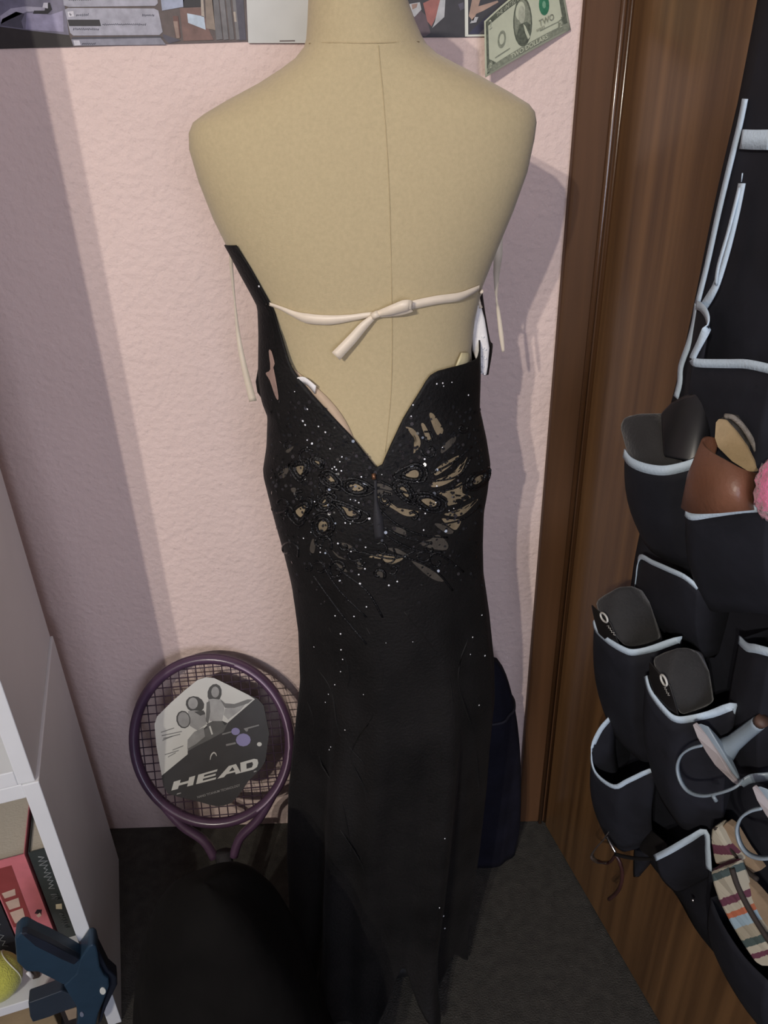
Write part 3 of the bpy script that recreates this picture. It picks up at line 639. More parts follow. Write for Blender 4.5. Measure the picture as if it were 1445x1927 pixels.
# the two players of the printed picture, simple grey shapes
def cel(x, y, a, b, m, lift, rot=0.0): return card('print_figure', rp([(x+a*math.cos(t*.524)*math.cos(rot)-b*math.sin(t*.524)*math.sin(rot), y+a*math.cos(t*.524)*math.sin(rot)+b*math.sin(t*.524)*math.cos(rot)) for t in range(12)]), m, lift, ci)
cel(632, 360, 46, 62, G(.06), .0065, .2); cel(636, 352, 26, 36, G(.30), .0068)
card('print_figure', rp([(590,400),(620,395),(660,400),(690,420),(695,470),(680,540),(600,540),(590,470)]), G(.36), .0066, ci)
card('print_figure', rp([(665,395),(700,425),(760,430),(845,400),(880,400),(850,425),(760,455),(700,455)]), G(.16), .0067, ci)
card('print_figure', rp([(580,420),(600,410),(605,480),(590,560),(575,540)]), G(.14), .0067, ci)
card('print_figure', rp([(700,460),(840,420),(800,470),(720,530),(690,500)]), G(.34), .0065, ci)
cel(505, 432, 62, 52, G(.05), .0065, .4); cel(492, 425, 32, 38, G(.34), .0068)
card('print_figure', rp([(460,475),(500,470),(570,480),(580,560),(520,600),(470,570)]), G(.30), .0066, ci)
card('print_figure', rp([(500,480),(560,470),(572,495),(540,505)]), G(.06), .0067, ci)
cel(430, 530, 46, 58, G(.05), .0066, -.2); cel(432, 530, 38, 50, G(.27), .0067, -.2)
card('print_figure', rp([(580,560),(620,540),(680,540),(700,570),(640,620),(615,600),(590,590)]), G(.09), .0067, ci)
card('print_figure', rp([(595,575),(605,570),(622,625),(612,628)]), wht, .0069, ci)
for y0, x0, x1 in ((600,285,370),(622,290,420),(640,300,410),(652,295,360),(715,360,430),(745,310,400),(760,330,380)):
    card('print_text_line', rp([(x0,y0+10),(x1,y0-18),(x1,y0-12),(x0,y0+16)]), G(.20), .0066, ci)
cel(768, 607, 28, 24, lav, .0066); cel(818, 662, 48, 42, lav, .0066)
for L_ in ([(680,622),(738,606),(740,614),(682,630)], [(705,690),(768,676),(770,688),(707,702)], [(820,588),(918,562),(920,570),(850,590),(846,606),(836,608)]): card('print_text_line', rp(L_), G(.22), .0066, ci)
card('hang_hole', rp([(922+16*math.cos(t*.628), 690+14*math.sin(t*.628)) for t in range(10)]), wht, .0067, ci)
tube('brand_mark', [rpx(*p, .0068) for p in rp([(604,790),(608,768),(618,750),(630,744),(640,752),(646,766)])], [.0006, .0012, .0014, .0012, .0007], wht, ci, seg=6)
P4 = rp([(352,990),(915,846),(360,935),(915,776)])
q4 = quadfn(*[rpx(*p, .0068) for p in P4])
def headpoly(pts): return slab('brand_letter', [q4(a, b) for a, b in pts], rn, .0001, wht, ci)
def rect(a0, a1, b0, b1): return [(a0, b0), (a1, b0), (a1, b1), (a0, b1)]
headpoly([(0,0),(.075,0),(.083,.36),(.19,.36),(.18,0),(.25,0),(.265,1),(.195,1),(.19,.64),(.09,.64),(.095,1),(.015,1)])
headpoly([(.285,0),(.51,0),(.515,.2),(.36,.2),(.362,.40),(.505,.40),(.508,.60),(.368,.60),(.372,.8),(.52,.8),(.525,1),(.30,1)])
headpoly([(.535,0),(.61,0),(.64,.22),(.645,.40),(.665,.40),(.70,.74),(.645,.74),(.60,.40),(.62,.3),(.60,.62),(.64,1),(.72,1),(.66,.3)] if 0 else [(.53,0),(.605,0),(.633,.22),(.733,.22),(.74,0),(.80,0),(.74,1),(.655,1)])
card_hole = slab('brand_letter_counter', [q4(a, b) for a, b in ((.66,.42),(.728,.42),(.70,.80))], rn, .0001, MATS['card_charcoal'], ci)
for v in card_hole.data.vertices: v.co += rn*.0003
headpoly([(.80,0),(.94,0),(.985,.15),(1,.5),(.99,.85),(.95,1),(.79,1)])
dh = slab('brand_letter_counter', [q4(a, b) for a, b in ((.865,.25),(.925,.25),(.94,.5),(.93,.75),(.862,.75))], rn, .0001, MATS['card_charcoal'], ci)
for v in dh.data.vertices: v.co += rn*.0003
q5 = quadfn(*[rpx(*p, .0068) for p in rp([(522,1040),(798,962),(518,1026),(795,947)])])
lettering('lettering', 'NANO TITANIUM TECHNOLOGY', q5, G(.30), ci, .01)
card('print_text_line', rp([(385,1018),(415,1008),(413,1002),(390,1008)]), G(.3), .0066, ci); card('print_text_line', rp([(886,872),(904,866),(902,860),(886,864)]), G(.3), .0066, ci)

# ============================================================ bags
def lump(name, c, rx, ry, h, m, label, cat, seed, sq=2.4, pw=3.2):
    rr = random.Random(seed); n, k = 48, 26; rows = []
    ph_ = [(rr.uniform(0, 6.28), rr.randint(2, 7), rr.uniform(-3, 3)) for _ in range(7)]
    for i in range(k+1):
        t = i/k; z = h*(1-(1-t)**1.0); prof_ = (1-(max(0, t)**pw))**.5 if t < 1 else 0.02
        prof_ = max(.02, prof_)*(.90+.1*min(1, t*6)); row = []
        for j in range(n):
            a = 6.2832*j/n; e = 2/sq; x = math.copysign(abs(math.cos(a))**e, math.cos(a)); y = math.copysign(abs(math.sin(a))**e, math.sin(a))
            w_ = 1+sum(.034*math.sin(q*a+p+s*t) for p, q, s in ph_)
            row.append(Vector((c[0]+rx*prof_*x*w_, c[1]+ry*prof_*y*w_, z+.012*h*math.sin(3*a+seed)*math.sin(3*t))))
        rows.append(row)
    for p in rows[0]: p.z = 0
    e_ = empty(name, (c[0], c[1], 0), label, cat); loftm('bag_body', rows, m, e_, caps=True); return e_, rows
bg, rows = lump('slouchy_bag', (-.202, .525, 0), .130, .140, .52, blackbag, 'slumped black cloth bag on the carpet between the bookcase and the gown', 'bag', 4, sq=2.2, pw=2.0)
tube('bag_seam', [rows[6][j]*1 for j in range(0, 48, 3)], .003, blackbag, bg, seg=6, closed=True)
nb, rows = lump('duffel_bag', (.150, .958, 0), .074, .052, .46, navy, 'upright navy cloth bag between the gown and the door casing', 'bag', 9, sq=3)
tube('bag_seam', [rows[20][j] + Vector((0, -.001, 0)) for j in range(0, 48, 3)], .003, mat('dark_navy_piping', (.008, .008, .016), .7, .2, 50), nb, seg=6, closed=True)
# ============================================================ bookcase
bc = empty('bookcase', (BE.x, BE.y, 0), 'white two-tier bookcase standing at an angle to the pink wall', 'bookcase')
BWD, BDP = .62, .30
def bbox(name, u0, u1, d0, d1, z0, z1, m=shelfw, parent=bc, b=.0012): return fbox(name, lambda u, d, z: bk(u, d, z), u0, u1, d0, d1, z0, z1, m, parent, b)
bbox('side_panel', -.004, .0155, -.002, BDP, 0, .525); bbox('side_panel', 0, .0195, 0, BDP, .5255, 1.72)
bbox('side_panel', BWD-.02, BWD, 0, BDP, 0, .525); bbox('side_panel', BWD-.02, BWD, 0, BDP, .5255, 1.72)
bbox('shelf', .0155, BWD-.02, 0, BDP, .502, .525); bbox('shelf', .0195, BWD-.02, 0, BDP, .5255, .548)
bbox('shelf', .0155, BWD-.02, .002, BDP, .097, .115); bbox('shelf', .0195, BWD-.02, .004, BDP, .90, .92); bbox('shelf', .0195, BWD-.02, .004, BDP, 1.3, 1.32)
bbox('top_panel', -.004, BWD, 0, BDP, 1.72, 1.74); bbox('back_panel', .0155, BWD-.02, BDP-.008, BDP-.002, .0, 1.72)
def book(u0, u1, d0, z0, h, dp, cover, label, spine=None, group='paperbacks on the low shelf'):
    e = empty('book', bk((u0+u1)/2, d0, z0), label, 'book', group)
    pg = mat('cream_pages', (.56, .50, .40), .85, .08, 30, .2, 300, stretch=(60, 60, 4))
    bbox('pages', u0+.0015, u1-.0015, d0+.002, d0+dp-.002, z0+.002, z0+h-.004, pg, e, 0)
    bbox('cover', u0, u0+.0012, d0, d0+dp, z0, z0+h, cover, e, 0); bbox('cover', u1-.0012, u1, d0, d0+dp, z0, z0+h, cover, e, 0)
    sp = bbox('spine', u0, u1, d0-.0012, d0, z0, z0+h, cover, e, 0)
    return e, sp
SZ = .1153; d0 = .083
def sprint(pts, m, sp, d, l=.0016): return slab('spine_print', [bk(u, d-l, z) for u, z in pts], -BD, .0002, m, sp)
def stext(n, u0, u1, z0, z1, m, sp, d, r=.0007):   # print running down the spine, too worn to read
    return scrawl('spine_lettering', lambda a, b: bk(u1+(u0-u1)*b, d-.0018, z1+(z0-z1)*a), n, m, sp, r, n)
e, sp = book(.0225, .034, d0, SZ, .200, .13, mat('book_teal', (.05, .09, .12), .4, .3, 40), 'thin dark teal paperback against the bookcase side panel')
for k in range(7): sprint([(.024, SZ+.17-k*.02), (.029, SZ+.168-k*.02), (.028, SZ+.158-k*.02), (.0245, SZ+.16-k*.02)], mat('book_teal_light', (.22, .33, .37), .5, .2, 50), sp, d0)
sprint([(.024, SZ+.045), (.031, SZ+.045), (.030, SZ+.018), (.024, SZ+.02)], mat('book_pale_blue', (.40, .52, .56), .5, .2, 50), sp, d0)
e, sp = book(.0345, .0635, d0+.001, SZ, .202, .135, mat('book_charcoal_green', (.035, .042, .040), .5, .25, 30), 'charcoal paperback with script title beside a pink paperback')
ltg = mat('book_silver_print', (.30, .32, .32), .5, .1, 60)
stext(9, .042, .055, SZ+.112, SZ+.190, ltg, sp, d0+.001, .0009); stext(4, .040, .056, SZ+.088, SZ+.106, MATS.get('x') or mat('book_grey_print', (.13, .14, .14), .5, .1, 60), sp, d0+.001, .0009)
sprint([(.045, SZ+.080), (.053, SZ+.082), (.055, SZ+.072), (.047, SZ+.068)], mat('book_gold_print', (.62, .55, .38), .5, .1, 60), sp, d0+.001)
stext(7, .044, .054, SZ+.020, SZ+.060, mat('book_grey_print', (.13, .14, .14), .5, .1, 60), sp, d0+.001)
pinkb = mat('book_pink', (.58, .17, .19), .5, .12, 30)
e, sp = book(.0675, .118, d0-.002, SZ, .205, .13, pinkb, 'thick pink paperback with a red title label')
red = mat('book_red', (.27, .05, .05), .5, .1, 40)
sprint([(.088, SZ+.19), (.116, SZ+.19), (.116, SZ+.062), (.090, SZ+.058)], red, sp, d0-.002)
crm = mat('book_cream_print', (.58, .42, .33), .5, .1, 40)
for z0_, z1_ in ((.070, .098), (.102, .122), (.128, .142)): sprint([(.095, SZ+z1_), (.113, SZ+z1_-.002), (.112, SZ+z0_), (.097, SZ+z0_+.001)], crm, sp, d0-.002, .0019)
sprint([(.072, SZ+.083), (.078, SZ+.086), (.083, SZ+.079), (.079, SZ+.076), (.076, SZ+.070), (.074, SZ+.077)], mat('book_black_print', (.03, .015, .02), .5, .1, 40), sp, d0-.002)
sprint([(.076, SZ+.078), (.082, SZ+.074), (.080, SZ+.068), (.075, SZ+.071)], MATS['book_cream_print'], sp, d0-.002, .0019)
sprint([(.098, SZ+.044), (.105, SZ+.047), (.108, SZ+.040), (.103, SZ+.034), (.097, SZ+.037)], mat('book_plum_print', (.28, .04, .10), .5, .1, 40), sp, d0-.002)
e, sp = book(.1195, .150, d0-.004, SZ, .198, .13, mat('book_navy', (.02, .022, .03), .5, .2, 40), 'dark navy paperback left of the pink paperback')
stext(10, .129, .141, SZ+.02, SZ+.15, ltg, sp, d0-.004)
e, sp = book(.151, .185, d0, SZ, .205, .13, mat('book_tan', (.40, .33, .22), .5, .2, 40), 'tan paperback next to the dark navy paperback')
# storage box in the upper unit, cardboard box at the bottom
sb = empty('storage_box', bk(.10, .12, .548), 'grey fabric storage box on the upper shelf of the bookcase', 'box')
gfab = mat('grey_fabric', (.42, .40, .37), .85, .08, 40, .3, 200)
bbox('box_body', .045, .30, .09, .27, .5485, .70, gfab, sb, .004); bbox('box_lid', .040, .305, .085, .275, .70, .722, mat('dark_lid', (.03, .03, .03), .6, .2, 40), sb, .003)
cb = empty('cardboard_box', bk(.12, .05, 0), 'brown cardboard box under the lowest bookcase shelf', 'box')
kraft = mat('kraft_card', (.30, .22, .12), .85, .12, 30, .2, 200)
bbox('box_body', .085, .33, .012, .25, .0005, .088, kraft, cb, .002); bbox('tape', .19, .215, .0112, .25, .088, .0888, mat('clear_brown_tape', (.22, .15, .08), .3, .1, 40), cb, 0)
kb2 = empty('shoe_care_tin', bk(.05, .03, 0), 'small dark tin beside the cardboard box', 'tin')
bbox('tin_body', .035, .078, .015, .10, .0005, .06, mat('dark_tin', (.03, .025, .025), .4, .2, 40), kb2, .003); bbox('tin_label', .042, .07, .0142, .015, .02, .045, mat('tan_label', (.33, .25, .17), .6, .1, 40), kb2, 0)
# tennis ball and trinket on the shelf
tb = empty('tennis_ball', bk(.140, .022, .115), 'yellow tennis ball at the front of the low bookcase shelf', 'ball')
bm = bmesh.new(); bmesh.ops.create_uvsphere(bm, u_segments=32, v_segments=20, radius=.0335, matrix=Matrix.Translation(bk(.140, .028, .149)))
frombm('felt', bm, mat('yellow_felt', (.55, .55, .09), .95, .1, 150, .6, 500, sheen=.4), tb, True)
c = bk(.140, .028, .149); pts = []
for i in range(40):
    t = 6.2832*i/40; a_, b_ = .75, .25
    v = Vector((a_*math.cos(t)+b_*math.cos(3*t), a_*math.sin(t)-b_*math.sin(3*t), 2*math.sqrt(a_*b_)*math.sin(2*t))).normalized(); pts.append(c+v*.0334)
tube('seam', pts, .0011, mat('ball_seam', (.62, .62, .50), .8, .05, 40), tb, seg=5, closed=True, sm=2)
kt = empty('key_fob', bk(.11, .05, .115), 'small brown fob with a pink charm behind the yellow ball', 'trinket')
hull('leather_tab', [bk(u, d, z) for u, z in ((.090,.116),(.100,.116),(.104,.150),(.098,.158),(.091,.150)) for d in (.03, .042)], mat('dark_brown_leather', (.05, .03, .025), .6, .2, 40), kt, .002)
bm = bmesh.new(); bmesh.ops.create_uvsphere(bm, u_segments=14, v_segments=10, radius=.006, matrix=Matrix.Translation(bk(.094, .026, .155))); frombm('charm', bm, mat('rose_charm', (.42, .24, .22), .4, .1, 40), kt, True)
tube('white_tag', [bk(.098, .027, .128), bk(.101, .027, .142)], .0028, whitep, kt, sm=1)
# blue hand clamp gripping the shelf front
blue = mat('dark_blue_plastic', (.020, .045, .075), .45, .12, 30, .1, 100); blued = mat('blue_black_plastic', (.010, .014, .025), .5, .2, 30)
cl = empty('hand_clamp', bpx(190, 1866, -.03), 'dark blue plastic hand clamp with a white pivot dot on the low shelf', 'clamp')
def k7(L_): return [(x/6.02, 1740+y/6.02) for x, y in L_]
def cslab(name, px, d, th, m, b=.0025): return slab(name, [bpx(x, y, d) for x, y in px], -BD, th, m, cl, b)
cslab('upper_handle', k7([(165,160),(230,95),(300,85),(420,150),(560,210),(700,280),(830,350),(900,390),(940,460),(860,600),(720,690),(590,620),(430,540),(300,540),(190,430)]), -.030, .024, blue)
cslab('handle_rib', k7([(240,110),(300,95),(560,215),(860,375),(900,400),(840,460),(700,400),(400,250)]), -.034, .010, blued, .0015)
cslab('jaw', k7([(900,400),(960,310),(1000,250),(1050,228),(1090,250),(1110,330),(1130,480),(1180,580),(1230,620),(1240,700),(1180,860),(1120,1000),(1090,1126),(1060,1190),(860,1190),(880,1050),(860,930),(780,800),(720,700),(860,560)]), -.031, .028, blue)
cslab('jaw_liner', k7([(1040,232),(1090,240),(1160,380),(1230,520),(1320,600),(1330,690),(1260,830),(1200,950),(1150,1100),(1110,1150),(1180,860),(1240,700),(1235,610),(1160,580),(1060,590),(1040,450)]), -.024, .020, blued)
cslab('lower_handle', k7([(320,890),(460,840),(700,750),(800,790),(900,880),(860,930),(700,990),(560,1050),(370,1110),(340,1050)]), -.026, .020, mat('slate_blue_plastic', (.026, .038, .055), .5, .12, 30))
cslab('pivot', [(193.5+6*math.cos(t*.524), 1866+6.5*math.sin(t*.524)) for t in range(12)], -.0325, .004, mat('white_rivet', (.72, .74, .68), .4, .02, 30), .0008)
cslab('screw', [(154+4*math.cos(t*.628), 1910+4.5*math.sin(t*.628)) for t in range(10)], -.0325, .004, mat('grey_screw', (.18, .2, .26), .4, .1, 30), .0006)

# ============================================================ over-door shoe organizer
og = empty('shoe_organizer', door(.45, .25), 'black hanging shoe organizer with pale binding on the wooden door', 'shoe organizer')
EDGEZ = [(2.0, .212), (1.227, .210), (.94, .188), (.709, .163), (.47, .166), (.36, .20), (.30, .27)]
def edge_t(z):
    for (z1, t1), (z0, t0) in zip(EDGEZ, EDGEZ[1:]):
        if z0 <= z <= z1: return t0+(t1-t0)*(z-z0)/(z1-z0)
    return EDGEZ[0][1] if z > 2 else EDGEZ[-1][1]
rows = []
for i in range(61):
    z = 1.95-i*(1.95-.285)/60; t0 = edge_t(z)
    rows.append([door(t0+(.715-t0)*j/30, z, .006+.003*math.sin(j*.9+i*.2)*math.sin(i*.35)+.002) for j in range(31)])
sol(loftm('backing', rows, orgf, og, closed=False), .0015)
for t in (.27, .45, .63):
    tube('door_hook', [door(t, 1.90, .010), door(t, 2.034, .010), door(t, 2.036, -.02), door(t, 2.03, -.04)], .003, MATS['brushed_nickel'], og, seg=6, sm=1)
DZ = Vector((0, 0, 1))
def dtape(px, wd=.0085, parent=og, sd_=None, name='binding'):
    return ribbon(name, [dpx(*p) for p in px], wd, trim, parent, sd_ if sd_ is not None else DZ, .0012, 4)
def pocket(px, drop=.17, bo=.45, tape=True, wd=.0085, ends=(True, True)):
    R = smoothpts([dpx(*p) for p in px], 4); rows = []
    K = [dco(p) for p in R]
    if ends[0]: K = [(K[0][0]+.004, K[0][1]+.01, .008)]+K
    if ends[1]: K = K+[(K[-1][0]+.004, K[-1][1]+.01, .008)]
    for i in range(9):
        s_ = i/8; f_ = (1-s_)+bo*s_; f_ = f_+.12*math.sin(math.pi*s_)
        rows.append([door(t, z-drop*s_, max(.008, o_*f_)) for t, z, o_ in K])
    rows.append([door(t, z-drop-.004, .007) for t, z, o_ in K])
    b_ = loftm('pocket', rows, orgf, og, closed=False); sol(b_, .0012)
    if tape: ribbon('binding', [p+DN*.0015 for p in R], wd, trim, b_, DZ, .0012, 1)
    return b_
# edge binding and the loose loop at the top
dtape([(1402,186,.011),(1392,235,.011),(1376,300,.011),(1352,400,.011),(1330,500,.011),(1312,572,.011)], .007, sd_=DD)
dtape([(1312,572,.012),(1306,610,.012),(1295,650,.012),(1281,690,.012),(1279,720,.012),(1272,748,.012)], .008, sd_=DD)
dtape([(1395,262,.013),(1420,263,.013),(1450,263,.013)], .016)
dtape([(1396,345,.016),(1385,400,.018),(1368,470,.020),(1350,530,.022),(1338,555,.022),(1322,580,.016)], .009, sd_=DD, name='loose_tape')
dtape([(1392,350,.016),(1372,430,.024),(1352,500,.028),(1347,535,.026)], .004, sd_=DD, name='loose_tape')
tube('loose_thread', [dpx(1395,342,.016), dpx(1397,326,.018)], .0006, trim, og, seg=5, sm=1)
pocket([(1313,574,.012),(1322,578,.022),(1332,592,.030),(1334,612,.034),(1322,640,.036),(1308,668,.036),(1306,679,.036),(1320,683,.036),(1370,684,.034),(1410,685,.034),(1460,696,.034)], .22, .5, ends=(False, True))
pocket([(1176,852,.080),(1188,868,.084),(1215,880,.084),(1250,885,.078),(1285,879,.066),(1318,868,.052)], .125, .45, wd=.0105)
pocket([(1292,964,.080),(1305,972,.082),(1345,966,.078),(1400,958,.072),(1450,955,.066)], .125, .4, wd=.007)
pocket([(1196,1110,.030),(1200,1080,.036),(1206,1048,.042),(1230,1058,.050),(1262,1072,.056),(1290,1085,.056),(1316,1106,.050)], .10, .5, wd=.006)
pocket([(1119,1168,.092),(1124,1184,.094),(1148,1206,.094),(1175,1222,.090),(1195,1227,.084),(1230,1220,.068),(1282,1203,.048),(1264,1222,.036)], .19, .5, wd=.0085)
pocket([(1217,1272,.088),(1226,1302,.090),(1256,1340,.088),(1276,1353,.084),(1300,1352,.076),(1340,1343,.062),(1387,1329,.050),(1365,1375,.034)], .19, .5, wd=.0085)
pocket([(1393,1203,.045),(1408,1217,.055),(1425,1220,.060),(1455,1228,.060)], .18, .5)
pocket([(1165,1308,.040),(1156,1342,.058),(1132,1372,.070),(1117,1405,.076),(1115,1435,.078),(1127,1460,.078),(1158,1480,.074),(1185,1468,.066),(1234,1449,.048),(1222,1492,.036),(1204,1530,.026)], .14, .6, wd=.006, ends=(True, True))
pocket([(1234,1614,.060),(1262,1600,.058),(1300,1578,.050),(1329,1564,.040),(1334,1600,.038),(1336,1636,.036)], .085, .3, wd=.0075)
pocket([(1338,1690,.060),(1360,1740,.064),(1400,1800,.064),(1450,1850,.060)], .12, .5, tape=False)
for x, y in ((1304,1694),(1426,1852),(1238,1374)):
    bm = bmesh.new(); bmesh.ops.create_uvsphere(bm, u_segments=10, v_segments=8, radius=.0024, matrix=Matrix.Translation(dpx(x, y, .02 if y > 1600 else .06)))
    frombm('snap', bm, mat('chrome_snap', (.75, .76, .78), .2, .02, 30, metal=1), og, True)

# ------------------------------------------------------------ shoes in the pockets
def H(pts): return [dpx(*p) for p in pts]
blk = mat('black_suede', (.013, .0125, .0125), .8, .2, 60, .3, 300, sheen=.3); rub = mat('black_rubber', (.010, .009, .009), .5, .2, 50)
s1 = empty('black_shoe', dpx(1240, 1000, .03), 'black suede shoe in the upper corner pocket of the organizer', 'shoe')
hull('upper', H([(1164,800,.080),(1172,784,.078),(1195,778,.070),(1225,780,.060),(1250,778,.045),(1290,790,.03),(1185,860,.082),(1215,878,.082),(1280,870,.06),(1200,930,.07),(1270,930,.05),(1290,860,.02),(1240,790,.02)]), blk, s1, .008, 4)
hull('heel_counter', H([(1240,778,.058),(1262,756,.050),(1288,742,.042),(1325,733,.030),(1342,748,.022),(1340,800,.030),(1335,855,.040),(1295,872,.058),(1245,862,.072),(1290,770,.010),(1335,840,.012),(1330,750,.010)]), mat('black_leather', (.009, .009, .011), .35, .2, 40), s1, .008, 4)
tube('pull_tab', H([(1260,783,.052),(1266,790,.053),(1272,800,.053)]), .0012, mat('grey_stitch', (.3,.33,.34), .6, .1, 50), s1, seg=6)
def slide(pts_top, pts_sole, logo, label, x, y):
    e = empty('black_slide', dpx(x, y, .03), label, 'shoe', 'black slides in the organizer pockets')
    hull('strap', H(pts_top), blk, e, .006, 4); so = hull('sole', H(pts_sole), rub, e, .003, 3)
    for (cx_, cy_, a_, b_, rot, o_) in logo[:1]:
        tube('logo_ring', [dpx(cx_+a_*math.cos(t*.524)*math.cos(rot)-b_*math.sin(t*.524)*math.sin(rot), cy_+a_*math.cos(t*.524)*math.sin(rot)+b_*math.sin(t*.524)*math.cos(rot), o_) for t in range(12)], .0013, wht, so, seg=6, closed=True, sm=2)
    (x0, y0, x1, y1, o_) = logo[1]
    scrawl('logo_lettering', quadfn(dpx(x0, y0, o_), dpx(x1, y1, o_), dpx(x0+4, y0-2, o_), dpx(x1+4, y1-2, o_)), 5, mat('grey_print', (.35, .34, .31), .6, .1, 40), so, .0006, 3)
    return e
slide([(1113,1134,.098),(1135,1118,.090),(1160,1104,.078),(1185,1102,.064),(1203,1108,.050),(1225,1140,.044),(1242,1200,.044),(1172,1214,.088),(1145,1170,.096),(1200,1240,.06),(1215,1110,.02),(1250,1210,.02)],
      [(1111,1135,.099),(1116,1160,.099),(1125,1190,.098),(1150,1215,.095),(1172,1226,.090),(1150,1172,.097),(1165,1240,.08),(1130,1200,.08),(1128,1150,.08)],
      [(1136.5,1162,10,4.5,1.0,.1015), (1141,1178,1157,1199,.0985)], 'black slide with a ring logo, in the pocket nearest the door casing', 1190, 1300)
slide([(1222,1240,.094),(1245,1228,.086),(1272,1219,.076),(1295,1218,.064),(1315,1230,.054),(1335,1265,.048),(1342,1320,.046),(1278,1345,.082),(1255,1285,.092),(1300,1350,.06),(1320,1225,.02),(1345,1320,.02)],
      [(1220,1241,.095),(1220,1275,.095),(1230,1305,.093),(1258,1335,.089),(1280,1348,.084),(1262,1290,.092),(1270,1350,.07),(1235,1310,.07),(1236,1255,.07)],
      [(1249,1280,11,4,1.15,.0985), (1248,1294,1258,1312,.0955)], 'black slide with a ring logo, above the grey heeled sandals', 1300, 1420)
# brown leather slides
lea = mat('brown_leather', (.17, .075, .044), .42, .15, 25, .15, 250); cork = mat('tan_footbed', (.36, .26, .14), .85, .1, 80, .2, 400); dk = mat('dark_rubber', (.045, .042, .038), .6, .3, 80, .4, 300)
b1_ = empty('brown_slide', dpx(1380, 960, .04), 'brown leather slide sandal with a wide strap and tan footbed', 'sandal', 'brown slides in the organizer')
FOOT = [(1346,795,.066),(1352,788,.064),(1364,790,.058),(1384,812,.048),(1404,840,.040),(1418,868,.034),(1424,888,.032),(1408,888,.040),(1376,868,.052),(1350,842,.064),(1344,824,.067)]
slab('footbed', H(FOOT), (DN+Vector((0,-.4,.2))).normalized(), .004, cork, b1_, .001)
SO = [(1350,792,.060),(1364,781,.050),(1376,783,.045),(1398,803,.036),(1418,836,.028),(1430,868,.022),(1434,890,.02),(1424,890,.026),(1416,862,.030),(1396,826,.040),(1370,796,.052)]
slab('sole', H(SO), (DN+Vector((0,-.4,.2))).normalized(), .014, dk, b1_, .002)
tube('sole_welt', H([(1364,783,.054),(1380,786,.050),(1400,806,.040),(1418,836,.032),(1430,866,.027),(1434,888,.024)]), .0026, mat('grey_rubber', (.20, .18, .155), .7, .3, 120, .5, 400), b1_, seg=8)
top = H([(1352,826,.056),(1336,822,.066),(1326,824,.076),(1322,834,.084),(1338,850,.090),(1370,868,.090),(1400,884,.082),(1418,889,.068),(1432,890,.046),(1436,890,.030)])
bot = H([(1335,940,.050),(1305,950,.066),(1286,952,.082),(1285,957,.090),(1305,966,.096),(1345,966,.098),(1390,962,.090),(1415,960,.074),(1430,957,.052),(1434,955,.036)])
sol(loftm('strap', [smoothpts(bot, 4), smoothpts([(a_+b_)*.5+DN*.004 for a_, b_ in zip(bot, top)], 4), smoothpts(top, 4)], lea, b1_, closed=False), .0025)
b2_ = empty('brown_slide', dpx(1460, 960, .03), 'second brown slide sandal with a tan footbed, tucked behind the first', 'sandal', 'brown slides in the organizer')
slab('footbed', H([(1418,812,.026),(1430,815,.022),(1445,828,.018),(1475,880,.014),(1470,910,.016),(1440,870,.024),(1425,835,.027)]), DN, .005, cork, b2_, .001)
slab('sole', H([(1422,810,.020),(1438,812,.016),(1456,828,.013),(1485,885,.012),(1478,915,.013),(1442,872,.018)]), DN, .006, dk, b2_, .001)
pf = empty('fluffy_slipper', dpx(1465, 930, .05), 'pink fluffy slipper peeking out beside the brown slide', 'slipper')
bm = bmesh.new(); q_ = random.Random(5); c_ = dpx(1474, 920, .062)
bmesh.ops.create_icosphere(bm, subdivisions=4, radius=.022, matrix=Matrix.Translation(c_) @ Matrix.Diagonal((1, 1, 1.45, 1)))
for v in bm.verts: v.co = c_+(v.co-c_)*(1+q_.uniform(-.09, .09))
frombm('fluff', bm, mat('pink_fluff', (.66, .17, .30), .95, .15, 120, .8, 300, sheen=.6), pf, True)
hull('sole', H([(1465,955,.05),(1485,955,.045),(1490,985,.03),(1468,985,.04),(1480,990,.05)]), dk, pf, .003)
